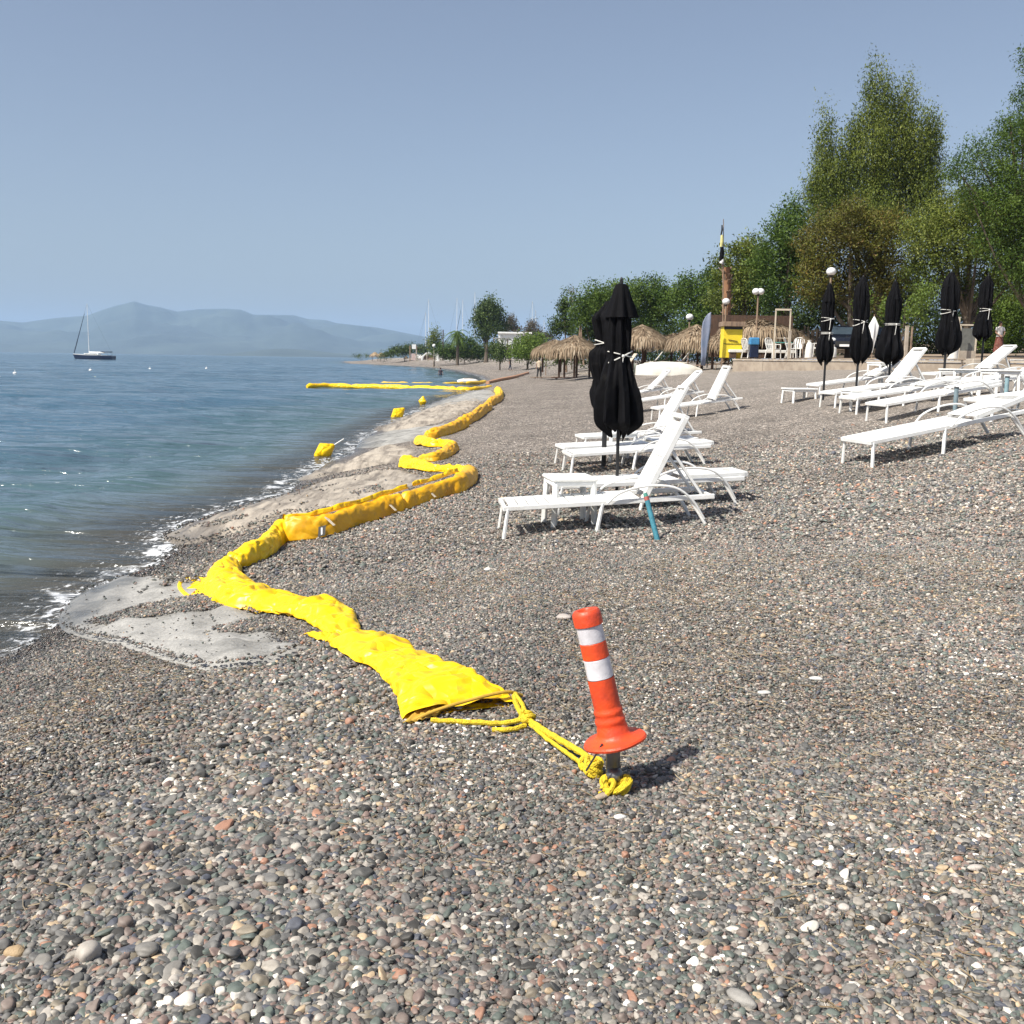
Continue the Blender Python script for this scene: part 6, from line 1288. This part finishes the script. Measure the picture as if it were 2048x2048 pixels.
p = onz(495, 710.5); t = empty('motor_boat', p, R(180), 'tiny white motor boat far out near the horizon', 'motor boat'); L = 16
vs = []; fs = []
for i in range(9):
    s_ = i / 8; w = 2.2 * (1 - s_ ** 3) + .05
    for z, k in ((-.3, .7), (1.5 + s_, 1)): vs += [(L * (s_ - .5), -w * k, z), (L * (s_ - .5), w * k, z)]
for i in range(8):
    b0 = i * 4; fs += [(b0, b0 + 2, b0 + 6, b0 + 4), (b0 + 1, b0 + 5, b0 + 7, b0 + 3), (b0 + 2, b0 + 3, b0 + 7, b0 + 6)]
fs.append((0, 1, 3, 2)); MB().add(vs, fs).build('hull', M_wpaint, t); mb = MB(); mb.box((-1, 0, 2.6), (6, 3, 2.2), b=.4); mb.build('cabin', M_wpaint, t); mb = MB(); mb.box((-1, 0, 2.9), (6.1, 3.1, .5)); mb.build('window_band', M_dark, t)

# ------------------------------------------------------------------ white pavilion and structures on the far beach
b = FBz(1025, 712, 215); t = empty('white_pavilion', b, 0, 'long white flat roofed pavilion behind the hedge', 'building'); u = 215 / FPX
mb = MB(); mb.box((2 * u, 0, 30 * u), (60 * u, 6, 26 * u)); mb.build('wall', M_wpaint, t); mb = MB(); mb.box((4 * u, -.2, 44.5 * u), (66 * u, 7, 3 * u)); mb.build('roof', M_wpaint, t)
b = FBz(1003, 714, 160); t = empty('beach_kiosk', b, 0, 'small open kiosk with thin flat canopy beside the dark bush', 'kiosk'); u = 160 / FPX
mb = MB(); mb.box((0, 0, 36 * u), (34 * u, 2.4, 2.5 * u)); mb.build('canopy', mat('grey_roof', (.30, .30, .28), None, 2, .8), t)
for x in (-14, -8, 8, 12, 21): mb = MB(); mb.box((x * u, -.6, 17 * u), (2.6 * u, .2, 36 * u)); mb.build('post', M_wpaint if x != 12 else M_wood, t)
mb = MB(); mb.box((15 * u, 0, 12 * u), (11 * u, .6, 24 * u)); mb.build('side_panel', mat('taupe_wall', (.22, .19, .16), None, 2, .8), t)
b = FBz(866, 721, 250); t = empty('white_arch_shelter', b, 0, 'low white arched shelter with solid end piers on the far beach', 'shelter'); u = 250 / FPX; mb = MB()
for k in range(14):
    a0, a1 = math.pi * k / 14, math.pi * (k + 1) / 14; mb.bar((-7 * u - math.cos(a0) * 15 * u, 0, math.sin(a0) * 15 * u), (-7 * u - math.cos(a1) * 15 * u, 0, math.sin(a1) * 15 * u), .8, .35)
mb.build('arch', M_wpaint, t); mb = MB(); mb.box((9 * u, 0, 10 * u), (6 * u, 1, 22 * u)); mb.build('pier', M_wpaint, t); mb = MB(); mb.box((28 * u, 0, 9 * u), (10 * u, 1, 18 * u)); mb.build('pier', M_white2, t); mb = MB(); mb.box((-7 * u, .2, 6 * u), (24 * u, .3, 9 * u)); mb.build('infill', G_dark and M_wood, t)
b = FBz(828, 721, 260); t = empty('notice_board', b, 0, 'white square notice board on two posts on the far beach', 'sign'); u = 260 / FPX
for x in (-8, 5): mb = MB(); mb.box((x * u, 0, 14 * u), (2.2 * u, .2, 30 * u)); mb.build('post', M_wood, t)
mb = MB(); mb.box((0, -.15, 27 * u), (8 * u, .1, 9 * u)); mb.build('board', M_wpaint, t); mb = MB(); mb.box((-1 * u, 0, 7 * u), (8 * u, .6, 13 * u)); mb.build('pink_wall', mat('pink_render', (.55, .42, .38), None, 2, .8), t)
for px, tpy, lb in ((886, 661, 'dark utility pole left of the far palm'), (833, 700, 'pale post beside the notice board'), (854, 705, 'grey post between sign and arch'), (954, 690, 'lamp post below the far pine'), (915, 692, 'lamp post under the far palm'), (868, 692, 'lamp post by the white pier')):
    b = FBz(px, 719, 235); u = 235 / FPX; t = empty('far_post', b, 0, lb, 'post', 'posts along the far beach'); h = (719 - tpy) * u; mb = MB(); mb.tube([(0, 0, -.3), (0, 0, h)], .12, 6); mb.build('shaft', M_wood2 if px == 886 else M_conc2, t)
    if 'lamp' in lb: mb = MB(); mb.ball((0, 0, h), .4, 10, 6); mb.build('globe', M_globe, t, True)
b = FBz(915, 716, 243); t = empty('reed_fence', b, 0, 'brown reed fence under the far palm and pine', 'fence'); u = 243 / FPX; fs2 = MB().box((0, 0, 9 * u), (2.6 * u, .1, 18 * u)).mesh('panel'); fs2.materials.append(mat('reed', (.16, .11, .06), None, 3, .9))
for i in range(22): o = link('panel', fs2, None, t); o.location = ((-18 + i * 2.9) * u, 0, 0)
t = empty('white_dinghy', onz(936, 765), .3, 'tiny white boat at the water edge beyond the boom', 'boat'); mb = MB(); mb.ball((0, 0, .1), .8, 12, 8, (1.3, .5, .35)); mb.build('hull', M_wpaint, t, True); mb = MB(); mb.box((0, 0, .38), (.8, .3, .06)); mb.build('thwart', M_wood, t)

# ------------------------------------------------------------------ haze over the gulf
HZ = True
if HZ:
    hb = MB(); hb.box((0, 5000, 250), (36000, 22000, 520)); m = bpy.data.materials.new('haze_air'); m.use_nodes = True; nt = m.node_tree
    nt.nodes.remove(nt.nodes['Principled BSDF']); vol = nt.nodes.new('ShaderNodeVolumePrincipled'); vol.inputs['Density'].default_value = 0.95e-4; vol.inputs['Color'].default_value = (.51, .71, .98, 1); vol.inputs['Anisotropy'].default_value = 0
    nt.links.new(vol.outputs[0], nt.nodes['Material Output'].inputs['Volume']); o = hb.build('haze', m); tag(o, 'pale blue haze over the gulf', kind='stuff')
